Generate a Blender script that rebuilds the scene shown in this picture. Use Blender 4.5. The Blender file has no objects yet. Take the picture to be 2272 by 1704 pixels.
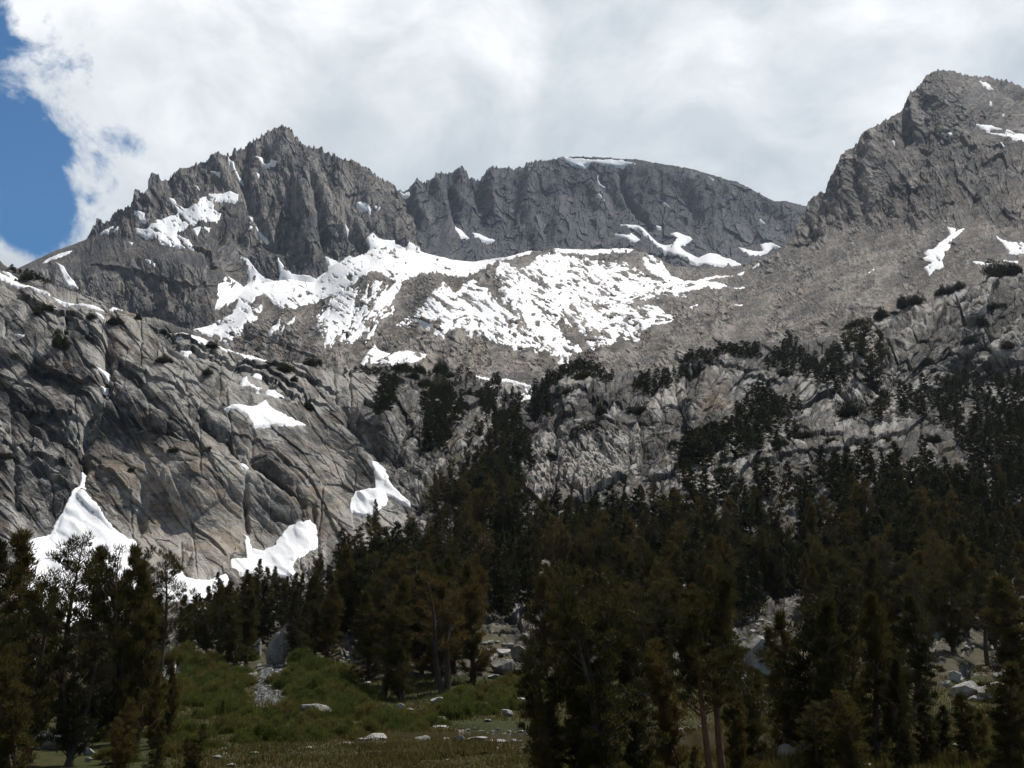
import bpy, bmesh, math, random
import numpy as np
from mathutils import Vector, Matrix
R = math.radians
C = bpy.context.scene.collection
scene = bpy.context.scene
# ------------------------------------------------------------------ camera
PITCH = R(13.53); CAMZ = 5.5; FOV = R(50.0)
F = 1136.0 / math.tan(FOV / 2)               # focal length in photo pixels (photo is 2272 x 1704)
cam_d = bpy.data.cameras.new('camera'); cam = bpy.data.objects.new('camera', cam_d); C.objects.link(cam)
cam_d.sensor_width = 36; cam_d.lens = 18 / math.tan(FOV / 2)
cam_d.clip_start = 0.5; cam_d.clip_end = 20000
cam.location = (0, 0, CAMZ); cam.rotation_euler = (math.pi / 2 + PITCH, 0, 0)
scene.camera = cam
# ------------------------------------------------------------------ sun
SUN_AZ = 48.0      # degrees to the right of straight ahead: the sun stands behind the mountains, high
SUN_EL = 59.0
sd = bpy.data.lights.new('sun', 'SUN'); sun = bpy.data.objects.new('sun', sd); C.objects.link(sun)
sd.energy = 5.0; sd.angle = R(0.53); sd.color = (1.0, 0.955, 0.89)
to_sun = Vector((math.sin(R(SUN_AZ)) * math.cos(R(SUN_EL)), math.cos(R(SUN_AZ)) * math.cos(R(SUN_EL)), math.sin(R(SUN_EL))))
sun.rotation_euler = to_sun.to_track_quat('Z', 'Y').to_euler()
# ------------------------------------------------------------------ world: clear deep blue sky with a big cloud bank
world = bpy.data.worlds.new('World'); scene.world = world; world.use_nodes = True
nt = world.node_tree; nt.nodes.clear()
class NG:
    def __init__(s, nt): s.nt = nt
    def n(s, t, **k):
        o = s.nt.nodes.new(t)
        for a, v in k.items(): setattr(o, a, v)
        return o
    def put(s, sock, v):
        if isinstance(v, bpy.types.NodeSocket): s.nt.links.new(v, sock)
        elif v is not None: sock.default_value = v
    def m(s, op, a, b=None, c=None, clamp=False):
        o = s.n('ShaderNodeMath', operation=op); o.use_clamp = clamp
        s.put(o.inputs[0], a)
        if b is not None: s.put(o.inputs[1], b)
        if c is not None: s.put(o.inputs[2], c)
        return o.outputs[0]
    def noise(s, vec, scale, detail=6, rough=0.55, dist=0.0, dims='3D'):
        o = s.n('ShaderNodeTexNoise', noise_dimensions=dims); s.put(o.inputs['Vector'], vec)
        o.inputs['Scale'].default_value = scale; o.inputs['Detail'].default_value = detail
        o.inputs['Roughness'].default_value = rough; o.inputs['Distortion'].default_value = dist
        return o.outputs['Fac']
    def voro(s, vec, scale, feature='F1', out='Distance', rnd=1.0):
        o = s.n('ShaderNodeTexVoronoi', feature=feature); s.put(o.inputs['Vector'], vec)
        o.inputs['Scale'].default_value = scale; o.inputs['Randomness'].default_value = rnd
        return o.outputs[out]
    def ramp(s, fac, stops, interp='LINEAR'):
        o = s.n('ShaderNodeValToRGB'); cr = o.color_ramp; cr.interpolation = interp
        while len(cr.elements) < len(stops): cr.elements.new(0.5)
        for e, (p, c) in zip(cr.elements, stops):
            e.position = p; e.color = (c[0], c[1], c[2], 1) if not isinstance(c, float) else (c, c, c, 1)
        s.put(o.inputs[0], fac); return o.outputs[0]
    def mix(s, fac, a, b, mode='MIX'):
        o = s.n('ShaderNodeMix', data_type='RGBA', blend_type=mode)
        s.put(o.inputs[0], fac)
        for i, v in ((6, a), (7, b)):
            if isinstance(v, tuple) and len(v) == 3: v = (*v, 1)
            s.put(o.inputs[i], v)
        return o.outputs[2]
    def mapr(s, v, a, b, c=0.0, d=1.0, smooth=False):
        o = s.n('ShaderNodeMapRange'); o.interpolation_type = 'SMOOTHSTEP' if smooth else 'LINEAR'; o.clamp = True
        s.put(o.inputs[0], v)
        for i, x in enumerate((a, b, c, d)): s.put(o.inputs[i + 1], x)
        return o.outputs[0]
    def mapping(s, vec, scale=(1, 1, 1), rot=(0, 0, 0), loc=(0, 0, 0)):
        o = s.n('ShaderNodeMapping'); s.put(o.inputs[0], vec)
        o.inputs['Scale'].default_value = scale; o.inputs['Rotation'].default_value = rot; o.inputs['Location'].default_value = loc
        return o.outputs[0]
g = NG(nt)
tc = g.n('ShaderNodeTexCoord').outputs['Generated']
sep = g.n('ShaderNodeSeparateXYZ'); g.put(sep.inputs[0], tc)
X, Yv, Z = sep.outputs
az = g.m('MULTIPLY', g.m('ARCTAN2', X, Yv), 57.29578)        # compass bearing of the view, degrees
el = g.m('MULTIPLY', g.m('ARCSINE', Z), 57.29578)            # height above the horizon, degrees
sky = g.n('ShaderNodeTexSky', sky_type='NISHITA'); sky.sun_disc = False
sky.sun_elevation = R(SUN_EL); sky.sun_rotation = R(SUN_AZ); sky.altitude = 3300
sky.air_density = 1.3; sky.dust_density = 0.05; sky.ozone_density = 2.5
def gauss(a0, e0, ra, re):
    u = g.m('DIVIDE', g.m('SUBTRACT', az, a0), ra); v = g.m('DIVIDE', g.m('SUBTRACT', el, e0), re)
    r2 = g.m('ADD', g.m('MULTIPLY', u, u), g.m('MULTIPLY', v, v))
    return g.m('POWER', 2.71828, g.m('MULTIPLY', r2, -1.0))
wn = g.n('ShaderNodeVectorMath', operation='ADD')
nc = g.n('ShaderNodeTexNoise'); g.put(nc.inputs['Vector'], tc); nc.inputs['Scale'].default_value = 5; nc.inputs['Detail'].default_value = 3
sc_ = g.n('ShaderNodeVectorMath', operation='SCALE'); g.put(sc_.inputs[0], nc.outputs['Color']); sc_.inputs['Scale'].default_value = 0.10
g.put(wn.inputs[0], tc); g.put(wn.inputs[1], sc_.outputs[0]); wv = wn.outputs[0]
n1 = g.noise(wv, 7.5, 9, 0.60, 0.15)
n2 = g.noise(g.mapping(wv, loc=(3.1, 1.7, 0.4)), 22.0, 6, 0.62)
edge = g.m('MAXIMUM', g.mapr(az, -27.4, -20.6, -0.30, 0.46), g.mapr(az, -48, -70, -0.30, 0.30))                   # the cloud bank starts left of the peak ...
far_side = g.mapr(az, 60, 100, 0.0, -0.6)
over = g.mapr(el, 38, 65, 0.0, 0.10)                           # ... and is thickened overhead, out of view, for a greyer fill light
rear = g.mapr(g.m('ABSOLUTE', az), 40, 110, 0.0, 0.15)  # cloud cover added behind the camera, makes the ambient light less blue
f = g.m('ADD', edge, far_side); f = g.m('ADD', f, over); f = g.m('ADD', f, rear)
f = g.m('ADD', f, g.m('MULTIPLY', g.m('SUBTRACT', n1, 0.5), 1.25))
f = g.m('ADD', f, g.m('MULTIPLY', g.m('SUBTRACT', n2, 0.5), 0.95))
f = g.m('ADD', f, g.m('MULTIPLY', gauss(-26.6, 18.1, 2.0, 1.35), 0.62))    # small cumulus over the left shoulder
f = g.m('ADD', f, g.m('MULTIPLY', gauss(-25.4, 31.0, 2.6, 4.0), 0.24))
f = g.m('ADD', f, g.m('MULTIPLY', gauss(-20.3, 24.4, 2.0, 1.2), -0.26))
f = g.m('ADD', f, g.m('MULTIPLY', gauss(-25.0, 21.0, 2.6, 2.2), -0.36))
f = g.m('ADD', f, g.m('MULTIPLY', gauss(-14.5, 27.0, 4.5, 4.0), 0.25))
cover = g.mapr(f, -0.07, 0.20, 0, 1, True)
# body of the cloud: white billows, thin blue-grey parts
s1 = g.noise(g.mapping(wv, scale=(1, 1, 1.5), loc=(1.3, 0.2, 5)), 5.2, 9, 0.57, 0.15)
s2 = g.noise(g.mapping(wv, loc=(7.3, 2.2, 1)), 2.0, 4, 0.5)
body = g.m('ADD', g.m('MULTIPLY', s1, 0.65), g.m('MULTIPLY', s2, 0.35))
ccol = g.ramp(body, [(0.39, (0.47, 0.53, 0.575)), (0.46, (0.58, 0.63, 0.665)), (0.52, (0.72, 0.755, 0.78)), (0.60, (0.98, 0.985, 0.99))])
rimb = g.mapr(f, 0.02, 0.7, 0.30, 0.0)
ccol = g.mix(rimb, ccol, (1.0, 1.0, 1.0))
dim = g.m('MULTIPLY', g.mapr(g.m('ABSOLUTE', az), 42, 95, 1.0, 0.36, True), g.mapr(el, 36, 58, 1.0, 0.40, True))   # darkens the unseen cloud overhead and behind to lower the fill light
dm_ = g.n('ShaderNodeVectorMath', operation='SCALE'); g.put(dm_.inputs[0], ccol); g.put(dm_.inputs['Scale'], dim); ccol = dm_.outputs[0]
skyc = g.n('ShaderNodeVectorMath', operation='MULTIPLY'); g.put(skyc.inputs[0], sky.outputs[0]); skyc.inputs[1].default_value = (0.0, 0.054, 0.082)   # polarised, deep mountain blue
fin = g.mix(cover, skyc.outputs[0], ccol)
bg = g.n('ShaderNodeBackground'); g.put(bg.inputs[0], fin); bg.inputs[1].default_value = 1.0
wo = g.n('ShaderNodeOutputWorld'); nt.links.new(bg.outputs[0], wo.inputs[0])
# ------------------------------------------------------------------ render
scene.view_settings.view_transform = 'Standard'; scene.view_settings.look = 'None'
scene.view_settings.exposure = 0.12; scene.view_settings.gamma = 1.0
cy = scene.cycles
cy.use_denoising = True
try: cy.denoiser = 'OPENIMAGEDENOISE'; cy.denoising_prefilter = 'ACCURATE'; cy.denoising_input_passes = 'RGB_ALBEDO_NORMAL'
except Exception: pass
cy.max_bounces = 4; cy.diffuse_bounces = 2; cy.glossy_bounces = 1; cy.transmission_bounces = 2; cy.volume_bounces = 0
cy.caustics_reflective = False; cy.caustics_refractive = False
# ------------------------------------------------------------------ numeric helpers
f4 = np.float32
def hsh(ix, iy, seed):
    h = (ix.astype(np.uint32) * np.uint32(374761393) + iy.astype(np.uint32) * np.uint32(668265263) + np.uint32((seed * 974634777) & 0xffffffff))
    h = (h ^ (h >> np.uint32(13))) * np.uint32(1274126177)
    h = (h ^ (h >> np.uint32(15))) * np.uint32(2246822519)
    h ^= h >> np.uint32(16)
    return (h.astype(np.float64) / 4294967296.0).astype(f4)
def vnoise(x, y, seed=0):
    xi = np.floor(x).astype(np.int64); yi = np.floor(y).astype(np.int64)
    fx = (x - xi).astype(f4); fy = (y - yi).astype(f4)
    ux = fx * fx * fx * (fx * (fx * 6 - 15) + 10); uy = fy * fy * fy * (fy * (fy * 6 - 15) + 10)
    def gr(i, j, dx, dy):
        a = hsh(xi + i, yi + j, seed) * 6.2831853
        return np.cos(a) * dx + np.sin(a) * dy
    a = gr(0, 0, fx, fy); b = gr(1, 0, fx - 1, fy); c = gr(0, 1, fx, fy - 1); d = gr(1, 1, fx - 1, fy - 1)
    return ((a + (b - a) * ux) * (1 - uy) + (c + (d - c) * ux) * uy) * 1.5
def fbm(x, y, size, octv=4, seed=0, gain=0.5, ridged=False):
    o = np.zeros(np.broadcast(x, y).shape, f4); a = 1.0; s = size
    for k in range(octv):
        n = vnoise(x / s + 13.7 * k, y / s + 7.1 * k, seed + k)
        if ridged: n = 1 - 2 * np.abs(n)
        o += a * n; a *= gain; s *= 0.5
    return o
def facets(x, y, size, seed, aspect=1.0, ang=0.0, tilt=0.5, jit=0.9):
    """broken rock: every cell is a little plane of its own; returns (height, cell random, crack 0..1)"""
    c, s = math.cos(ang), math.sin(ang)
    u = (x * c + y * s) / (size * aspect); v = (-x * s + y * c) / size
    ui = np.floor(u).astype(np.int64); vi = np.floor(v).astype(np.int64)
    best = np.full(u.shape, 9.0, f4); sec = np.full(u.shape, 9.0, f4)
    bh = np.zeros(u.shape, f4); br = np.zeros(u.shape, f4)
    for i in (-1, 0, 1):
        for j in (-1, 0, 1):
            ci, cj = ui + i, vi + j
            du = (u - ci - 0.5 - jit * (hsh(ci, cj, seed) - 0.5)).astype(f4)
            dv = (v - cj - 0.5 - jit * (hsh(ci, cj, seed + 1) - 0.5)).astype(f4)
            d = du * du + dv * dv
            r = hsh(ci, cj, seed + 2)
            h = (r - 0.5) + tilt * (du * (hsh(ci, cj, seed + 3) - 0.5) + dv * (hsh(ci, cj, seed + 4) - 0.5)) * 2
            m = d < best
            sec = np.where(m, best, np.minimum(sec, d))
            best = np.where(m, d, best); bh = np.where(m, h, bh); br = np.where(m, r, br)
    crack = np.clip((np.sqrt(sec) - np.sqrt(best)) * 4, 0, 1)
    return bh, br, crack
def sdist(px, py, poly):
    """signed distance (pixels) to a polygon, + inside"""
    P = np.array(poly, f4); n = len(P)
    d = np.full(px.shape, 1e9, f4); ins = np.zeros(px.shape, bool)
    for i in range(n):
        a = P[i]; b = P[(i + 1) % n]; e = b - a
        wx = px - a[0]; wy = py - a[1]
        t = np.clip((wx * e[0] + wy * e[1]) / max(float(e @ e), 1e-6), 0, 1)
        dx = wx - e[0] * t; dy = wy - e[1] * t
        d = np.minimum(d, dx * dx + dy * dy)
        c = ((a[1] > py) != (b[1] > py)) & (px < (b[0] - a[0]) * (py - a[1]) / ((b[1] - a[1]) if b[1] != a[1] else 1e-6) + a[0])
        ins ^= c
    return np.where(ins, 1, -1) * np.sqrt(d)
def ldist(px, py, line):
    """distance to a polyline and signed side (+ = below/left of its run)"""
    P = np.array(line, f4); d = np.full(px.shape, 1e9, f4); side = np.zeros(px.shape, f4); tt = np.zeros(px.shape, f4)
    n = len(P) - 1
    for i in range(n):
        a = P[i]; e = P[i + 1] - a
        wx = px - a[0]; wy = py - a[1]
        t = np.clip((wx * e[0] + wy * e[1]) / max(float(e @ e), 1e-6), 0, 1)
        dx = wx - e[0] * t; dy = wy - e[1] * t; q = dx * dx + dy * dy
        m = q < d; d = np.where(m, q, d); side = np.where(m, np.sign(e[0] * wy - e[1] * wx), side); tt = np.where(m, (i + t) / n, tt)
    return np.sqrt(d), side, tt
def rbf(ctrl):
    """smooth inverse depth through control points (px, py, Y): planes stay planes"""
    A = np.array(ctrl, float); x = A[:, 0] / 1000; y = A[:, 1] / 1000; v = 1000.0 / A[:, 2]
    n = len(A); r2 = (x[:, None] - x) ** 2 + (y[:, None] - y) ** 2
    K = np.where(r2 > 0, 0.5 * r2 * np.log(np.maximum(r2, 1e-12)), 0) + np.eye(n) * 2e-5
    P = np.c_[np.ones(n), x, y]; M = np.block([[K, P], [P.T, np.zeros((3, 3))]])
    w = np.linalg.solve(M, np.r_[v, 0, 0, 0]).astype(f4)
    def fn(px, py):
        X_ = (px / 1000).astype(f4); Y_ = (py / 1000).astype(f4)
        o = w[n] + w[n + 1] * X_ + w[n + 2] * Y_
        for i in range(n):
            r = (X_ - f4(x[i])) ** 2 + (Y_ - f4(y[i])) ** 2 + f4(1e-9)
            o = o + w[i] * 0.5 * r * np.log(r)
        return 1000.0 / np.maximum(o, 0.08)
    return fn
CP, SP = math.cos(PITCH), math.sin(PITCH)
def at(px, py, Y):
    """world point seen at photo pixel (px, py) at ground distance Y"""
    a = (px - 1136.0) / F; b = (852.0 - py) / F
    dy = CP - b * SP; dz = SP + b * CP
    return np.stack([a / dy * Y, Y + 0 * a, CAMZ + dz / dy * Y], -1)
def sm01(v, a, b):
    t = np.clip((v - a) / (b - a), 0, 1); return t * t * (3 - 2 * t)
def smooth(a, k, axes=(0, 1)):
    for ax in axes:
        for _ in range(2):
            c = np.cumsum(np.concatenate([np.repeat(np.take(a, [0], ax), k + 1, ax), a, np.repeat(np.take(a, [-1], ax), k, ax)], ax), axis=ax, dtype=np.float64)
            n = a.shape[ax]
            a = ((np.take(c, range(2 * k + 1, 2 * k + 1 + n), ax) - np.take(c, range(0, n), ax)) / (2 * k + 1)).astype(f4)
    return a
def grid_mesh(name, V, mat, mask=None, attrs=None, smooth_shade=False):
    """V: rows x cols x 3; mask: (rows-1)x(cols-1) quads to keep"""
    r, c = V.shape[:2]
    idx = np.arange(r * c).reshape(r, c)
    q = np.stack([idx[:-1, :-1], idx[:-1, 1:], idx[1:, 1:], idx[1:, :-1]], -1).reshape(-1, 4)
    if mask is not None: q = q[mask.reshape(-1)]
    used = np.unique(q); re = np.full(r * c, -1, np.int64); re[used] = np.arange(len(used)); q = re[q]
    co = V.reshape(-1, 3)[used].astype(f4)
    me = bpy.data.meshes.new(name)
    me.vertices.add(len(co)); me.vertices.foreach_set('co', co.ravel())
    me.loops.add(q.size); me.loops.foreach_set('vertex_index', q.ravel().astype(np.int32))
    me.polygons.add(len(q)); me.polygons.foreach_set('loop_start', np.arange(0, q.size, 4, dtype=np.int32))
    me.polygons.foreach_set('loop_total', np.full(len(q), 4, np.int32))
    me.polygons.foreach_set('use_smooth', np.full(len(q), smooth_shade, bool))
    for k, a in (attrs or {}).items():
        at_ = me.attributes.new(k, 'FLOAT', 'POINT'); at_.data.foreach_set('value', a.reshape(-1)[used].astype(f4))
    me.update(calc_edges=True)
    if mat: me.materials.append(mat)
    o = bpy.data.objects.new(name, me); C.objects.link(o)
    return o
def tag(o, label=None, cat=None, group=None, kind=None):
    if label: o['label'] = label
    if cat: o['category'] = cat
    if group: o['group'] = group
    if kind: o['kind'] = kind
    return o

class Layer:
    """a piece of country: its crest line, its ground distances, its relief"""
    def __init__(s, crest, bottom, ctrl, x0, x1, step, rows, jag=(0, 8), split=None):
        xs = np.concatenate([np.arange(x0, -30, 14.0), np.arange(max(x0, -30), min(x1, 2302), step), np.arange(max(x0, min(x1, 2302)), x1, 14.0)]).astype(f4)
        cr = np.array(crest, float)
        s.xs = xs; ridge = np.interp(xs, cr[:, 0], cr[:, 1])
        j = fbm(xs, xs * 0 + 3.3, jag[1], 4, 77, 0.6) if jag[0] else 0
        s.ridge = ridge; s.jagv = -np.abs(j) * jag[0] * 1.3 + jag[0] * 0.5 if jag[0] else ridge * 0
        if split is None: t = np.linspace(0, 1, rows)[:, None]; py = ridge + (bottom - ridge) * t
        else:
            sp, n1 = split
            py = np.concatenate([ridge + (sp - ridge) * np.linspace(0, 1, n1)[:, None], sp + (bottom - sp) * np.linspace(0, 1, rows - n1 + 1)[1:, None] + 0 * ridge])
        s.px = np.broadcast_to(xs, py.shape).astype(f4); s.py = py.astype(f4)
        s.Yf = rbf(ctrl); s.Y = s.Yf(s.px, s.py).astype(f4)
        s.pyj = s.py + s.jagv * np.exp(-(s.py - ridge) / 14.0)
        s.P0 = at(s.px, s.pyj, s.Y)
        s.h = np.zeros(s.px.shape, f4); s.tint = np.full(s.px.shape, 0.5, f4); s.attrs = {}
    def finish(s, nsm=10):
        Ps = np.stack([smooth(s.P0[..., k].astype(f4), nsm) for k in range(3)], -1)
        gu = np.gradient(Ps, axis=1); gv = np.gradient(Ps, axis=0)
        n = np.cross(gu, -gv); n /= np.maximum(np.linalg.norm(n, axis=-1, keepdims=True), 1e-6)
        n = np.where(n[..., 2:3] < 0, -n, n)
        s.n = n.astype(f4); s.u = (s.Y / F)[..., None]             # one photo pixel in metres here
        s.P = (s.P0 + n * (s.h[..., None] * s.u)).astype(f4)
    def back(s, run, drop, n=8):
        """rows of the hidden far side, so that the crest is a real crest"""
        P = s.P[0]; out = []
        rough = fbm(s.xs, s.xs * 0, 60, 3, 5)
        for k in range(n, 0, -1):
            t = (k / n) ** 1.5
            q = P.copy(); q[:, 1] += run * t; q[:, 2] -= drop * t * (1 + 0.2 * rough); out.append(q)
        return np.concatenate([np.array(out), s.P], 0), n
    def build(s, name, mat, run=300, drop=250, mask=None, sm=False):
        V, n = s.back(run, drop)
        ex = lambda a: np.concatenate([np.repeat(a[:1], n, 0), a], 0)
        at_ = {'tint': ex(s.tint)}; at_.update({k: ex(v) for k, v in s.attrs.items()})
        mk = None
        if mask is not None: mk = ex(mask)[:-1, :-1] > 0.5
        return tag(grid_mesh(name, V, mat, mk, at_, sm), kind='structure')
    def ground(s, px, py):
        j = int(np.clip(np.searchsorted(s.xs, px), 0, len(s.xs) - 1)); i = int(np.argmin(np.abs(s.pyj[:, j] - py)))
        return Vector(s.P[i, j].tolist()), float(s.Y[i, j])
    def snow(s, name, poly, mat, label, thick=2.2, rag=2.5, speck=0.0, blur=5, sang=0.6, base=0.6, group=None):
        """a sheet of snow lying on the smoothed ground: rocks taller than it poke through"""
        P = np.array(poly, float); x0, y0 = P.min(0) - 14; x1, y1 = P.max(0) + 14
        js = np.where((s.xs > x0) & (s.xs < x1))[0]
        if len(js) < 3: return None
        sub = s.py[:, js[0]:js[-1] + 1]; rws = np.where(((sub > y0) & (sub < y1)).any(1))[0]
        if len(rws) < 3: return None
        a, b, c, d = max(rws[0] - 1, 0), rws[-1] + 2, js[0], js[-1] + 1
        px = s.px[a:b, c:d]; py = s.py[a:b, c:d]
        seed = int(P[:, 0].sum()) % 971
        wx = px + fbm(px, py, 16, 3, seed) * rag * 1.2; wy = py + fbm(px + 50, py, 16, 3, seed + 9) * rag
        q = sdist(wx, wy, poly) + fbm(px, py, 7, 3, seed + 3) * rag * 0.5
        off = np.clip(q * 0.5, -3.5, 1.0) * thick
        if speck > 0:
            cs, sn = math.cos(sang), math.sin(sang)
            u = (px * cs + py * sn); v = (-px * sn + py * cs)
            k = fbm(u / 3.0, v, 9, 3, seed + 20, 0.7) * 0.75 + fbm(u / 2.4, v, 34, 2, seed + 21) * 0.55
            off = np.minimum(off, thick * (base - np.clip((k + speck - 0.42) * 7.0, -1.5, 4)))
        K_ = 30
        hs = smooth(s.h[max(a - K_, 0):b + K_, max(c - K_, 0):d + K_], blur)
        hs = hs[a - max(a - K_, 0):, c - max(c - K_, 0):][:b - a, :d - c]
        if blur > 8: hs = np.maximum(hs, smooth(s.h[a:b, c:d], 3) + 0.6 * sm01(q, 2, 8) - 6 * (1 - sm01(q, -2, 5)))
        hs = hs + off + 0.5 + fbm(px, py, 9, 3, seed + 40) * 0.25
        V = s.P0[a:b, c:d] + s.n[a:b, c:d] * (hs[..., None] * s.u[a:b, c:d])
        on = off > -3.2 * thick * 0.9
        vis = (hs - s.h[a:b, c:d]) > -1.5
        on &= vis
        mk = on[:-1, :-1] | on[1:, 1:] | on[1:, :-1] | on[:-1, 1:]
        if mk.sum() < 4: return None
        o = grid_mesh(name, V.astype(f4), mat, mk, None, True)
        return tag(o, label, 'snow patch' if name == 'snow_patch' else 'snowfield', group)
def bump_line(L, line, width, amp, wob=4.0, both=True):
    """rib (amp > 0) or gully (amp < 0) along a line"""
    P = np.array(line, float); m = width * 3.2
    js = np.where((L.xs > P[:, 0].min() - m) & (L.xs < P[:, 0].max() + m))[0]
    if len(js) < 2: return
    c, d = js[0], js[-1] + 1; px = L.px[:, c:d]; py = L.py[:, c:d]
    rw = np.where(((py > P[:, 1].min() - m) & (py < P[:, 1].max() + m)).any(1))[0]; a, b = rw[0], rw[-1] + 1
    px = px[a:b]; py = py[a:b]
    wx = px + fbm(px, py, 30, 3, int(P[0, 0])) * wob; wy = py + fbm(px, py, 30, 3, int(P[0, 1]) + 7) * wob
    q, side, tt = ldist(wx, wy, line)
    e = np.clip(np.minimum(tt, 1 - tt) * 6 + 0.25, 0, 1)
    L.h[a:b, c:d] += amp * e * np.exp(-(q / width) ** 2)
def step_line(L, line, amp, reach, sign=1, wob=5.0):
    """ledge: the ground stands proud on one side of the line and fades over 'reach' px"""
    P = np.array(line, float); m = reach * 2.5
    js = np.where((L.xs > P[:, 0].min() - m) & (L.xs < P[:, 0].max() + m))[0]; c, d = js[0], js[-1] + 1
    px = L.px[:, c:d]; py = L.py[:, c:d]
    rw = np.where(((py > P[:, 1].min() - m) & (py < P[:, 1].max() + m)).any(1))[0]; a, b = rw[0], rw[-1] + 1
    px = px[a:b]; py = py[a:b]
    wx = px + fbm(px, py, 26, 3, int(P[0, 0])) * wob; wy = py + fbm(px, py, 26, 3, int(P[0, 1]) + 7) * wob
    q, side, tt = ldist(wx, wy, line)
    e = np.clip(np.minimum(tt, 1 - tt) * 8, 0, 1)
    L.h[a:b, c:d] += amp * e * np.where(side * sign > 0, np.exp(-(q / reach)), -0.25 * np.exp(-(q / 7)))
def z(l, x0, y0): return [(x0 + a * 0.34358, y0 + b * 0.34358) for a, b in l]
def z1(*l): return z(l, 0, 200)
def z2(*l): return z(l, 760, 200)
def z3(*l): return z(l, 1512, 100)
def z4(*l): return z(l, 0, 570)
def z5(*l): return z(l, 760, 570)
def z6(*l): return z(l, 1512, 570)
def z7(*l): return z(l, 0, 1134)
def z8(*l): return z(l, 500, 1134)
def z9(*l): return z(l, 1000, 1134)
def z10(*l): return z(l, 1512, 1134)

# ------------------------------------------------------------------ materials
def new_mat(name):
    m = bpy.data.materials.new(name); m.use_nodes = True; m.node_tree.nodes.clear(); g = NG(m.node_tree)
    b = g.n('ShaderNodeBsdfPrincipled'); o = g.n('ShaderNodeOutputMaterial'); m.node_tree.links.new(b.outputs[0], o.inputs[0])
    b.inputs['Roughness'].default_value = 0.9; b.inputs['Specular IOR Level'].default_value = 0.15
    return m, g, b
def bump(g, b, h, strength, dist):
    n = g.n('ShaderNodeBump'); g.put(n.inputs['Height'], h); n.inputs['Strength'].default_value = strength; n.inputs['Distance'].default_value = dist
    g.nt.links.new(n.outputs[0], b.inputs['Normal'])
def rock_mat(name, dark, mid, light, warm, px, warm_amt=0.35, tint_amt=0.5, grain=0.35, soil=None, soil_attr=None, streak=0.0):
    """px = metres per photo pixel at this rock's distance"""
    m, g, b = new_mat(name)
    co = g.n('ShaderNodeTexCoord').outputs['Object']
    big = g.noise(co, 1 / (160 * px), 5, 0.6, 0.4)
    med = g.noise(co, 1 / (22 * px), 6, 0.65, 0.6)
    fine = g.noise(co, 1 / (4.5 * px), 4, 0.7)
    ti = g.n('ShaderNodeAttribute'); ti.attribute_name = 'tint'
    v = g.m('ADD', g.m('MULTIPLY', big, 0.35), g.m('MULTIPLY', med, 0.4))
    v = g.m('ADD', v, g.m('MULTIPLY', fine, grain))
    v = g.m('ADD', v, g.m('MULTIPLY', g.m('SUBTRACT', ti.outputs['Fac'], 0.5), tint_amt))
    v = g.m('SUBTRACT', v, (0.75 + grain) * 0.5 - 0.5)
    c = g.ramp(v, [(0.30, dark), (0.50, mid), (0.70, light)])
    wn_ = g.noise(g.mapping(co, loc=(90, 40, 10), scale=(1, 1, 2.2)), 1 / (90 * px), 5, 0.62, 0.8)
    wf = g.mapr(wn_, 0.50, 0.66, 0, warm_amt)
    c = g.mix(wf, c, warm)
    if streak:
        st = g.noise(g.mapping(co, scale=(1, 1, 0.12)), 1 / (7 * px), 5, 0.6)
        c = g.mix(g.mapr(st, 0.52, 0.62, 0, streak), c, tuple(x * 0.45 for x in mid))
    wa = g.n('ShaderNodeAttribute'); wa.attribute_name = 'warm'
    bands = g.noise(g.mapping(co, scale=(0.25, 0.25, 1.6), rot=(0, 0.12, 0)), 1 / (26 * px), 6, 0.65, 0.5)
    c = g.mix(g.m('MULTIPLY', wa.outputs['Fac'], g.mapr(bands, 0.42, 0.62)), c, g.mix(fine, tuple(x * 0.8 for x in warm), tuple(min(1, x * 1.45) for x in warm)))
    if soil_attr:
        sa = g.n('ShaderNodeAttribute'); sa.attribute_name = soil_attr
        c = g.mix(sa.outputs['Fac'], c, g.mix(g.mapr(med, 0.4, 0.6), soil, tuple(x * 1.7 for x in soil)))
    g.put(b.inputs['Base Color'], c)
    vo = g.voro(co, 1 / (7 * px), 'F1')
    vo2 = g.voro(g.mapping(co, loc=(5, 5, 5)), 1 / (3.0 * px), 'F1')
    h = g.m('ADD', g.m('MULTIPLY', vo, 0.5), g.m('MULTIPLY', vo2, 0.25)); h = g.m('ADD', h, g.m('MULTIPLY', fine, 0.8))
    bump(g, b, h, 0.9, 2.6 * px)
    return m
def snow_mat(name, px, dirt=0.0):
    m, g, b = new_mat(name); co = g.n('ShaderNodeTexCoord').outputs['Object']
    n = g.noise(co, 1 / (10 * px), 5, 0.6); n2 = g.noise(co, 1 / (2.5 * px), 3, 0.6)
    big = g.noise(co, 1 / (60 * px), 4, 0.6, 0.5)
    c = g.mix(g.mapr(n, 0.35, 0.7), (0.88, 0.89, 0.91), (0.96, 0.96, 0.965))
    if dirt:
        c = g.mix(g.mapr(big, 0.56, 0.72, 0, dirt), c, (0.55, 0.47, 0.38))
        c = g.mix(g.mapr(g.voro(co, 1 / (5 * px)), 0.10, 0.02, 0, dirt * 2.2), c, (0.20, 0.18, 0.16))
    g.put(b.inputs['Base Color'], c); b.inputs['Roughness'].default_value = 0.75
    bump(g, b, g.m('ADD', n, g.m('MULTIPLY', n2, 0.5)), 0.35, 1.2 * px)
    return m
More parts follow.
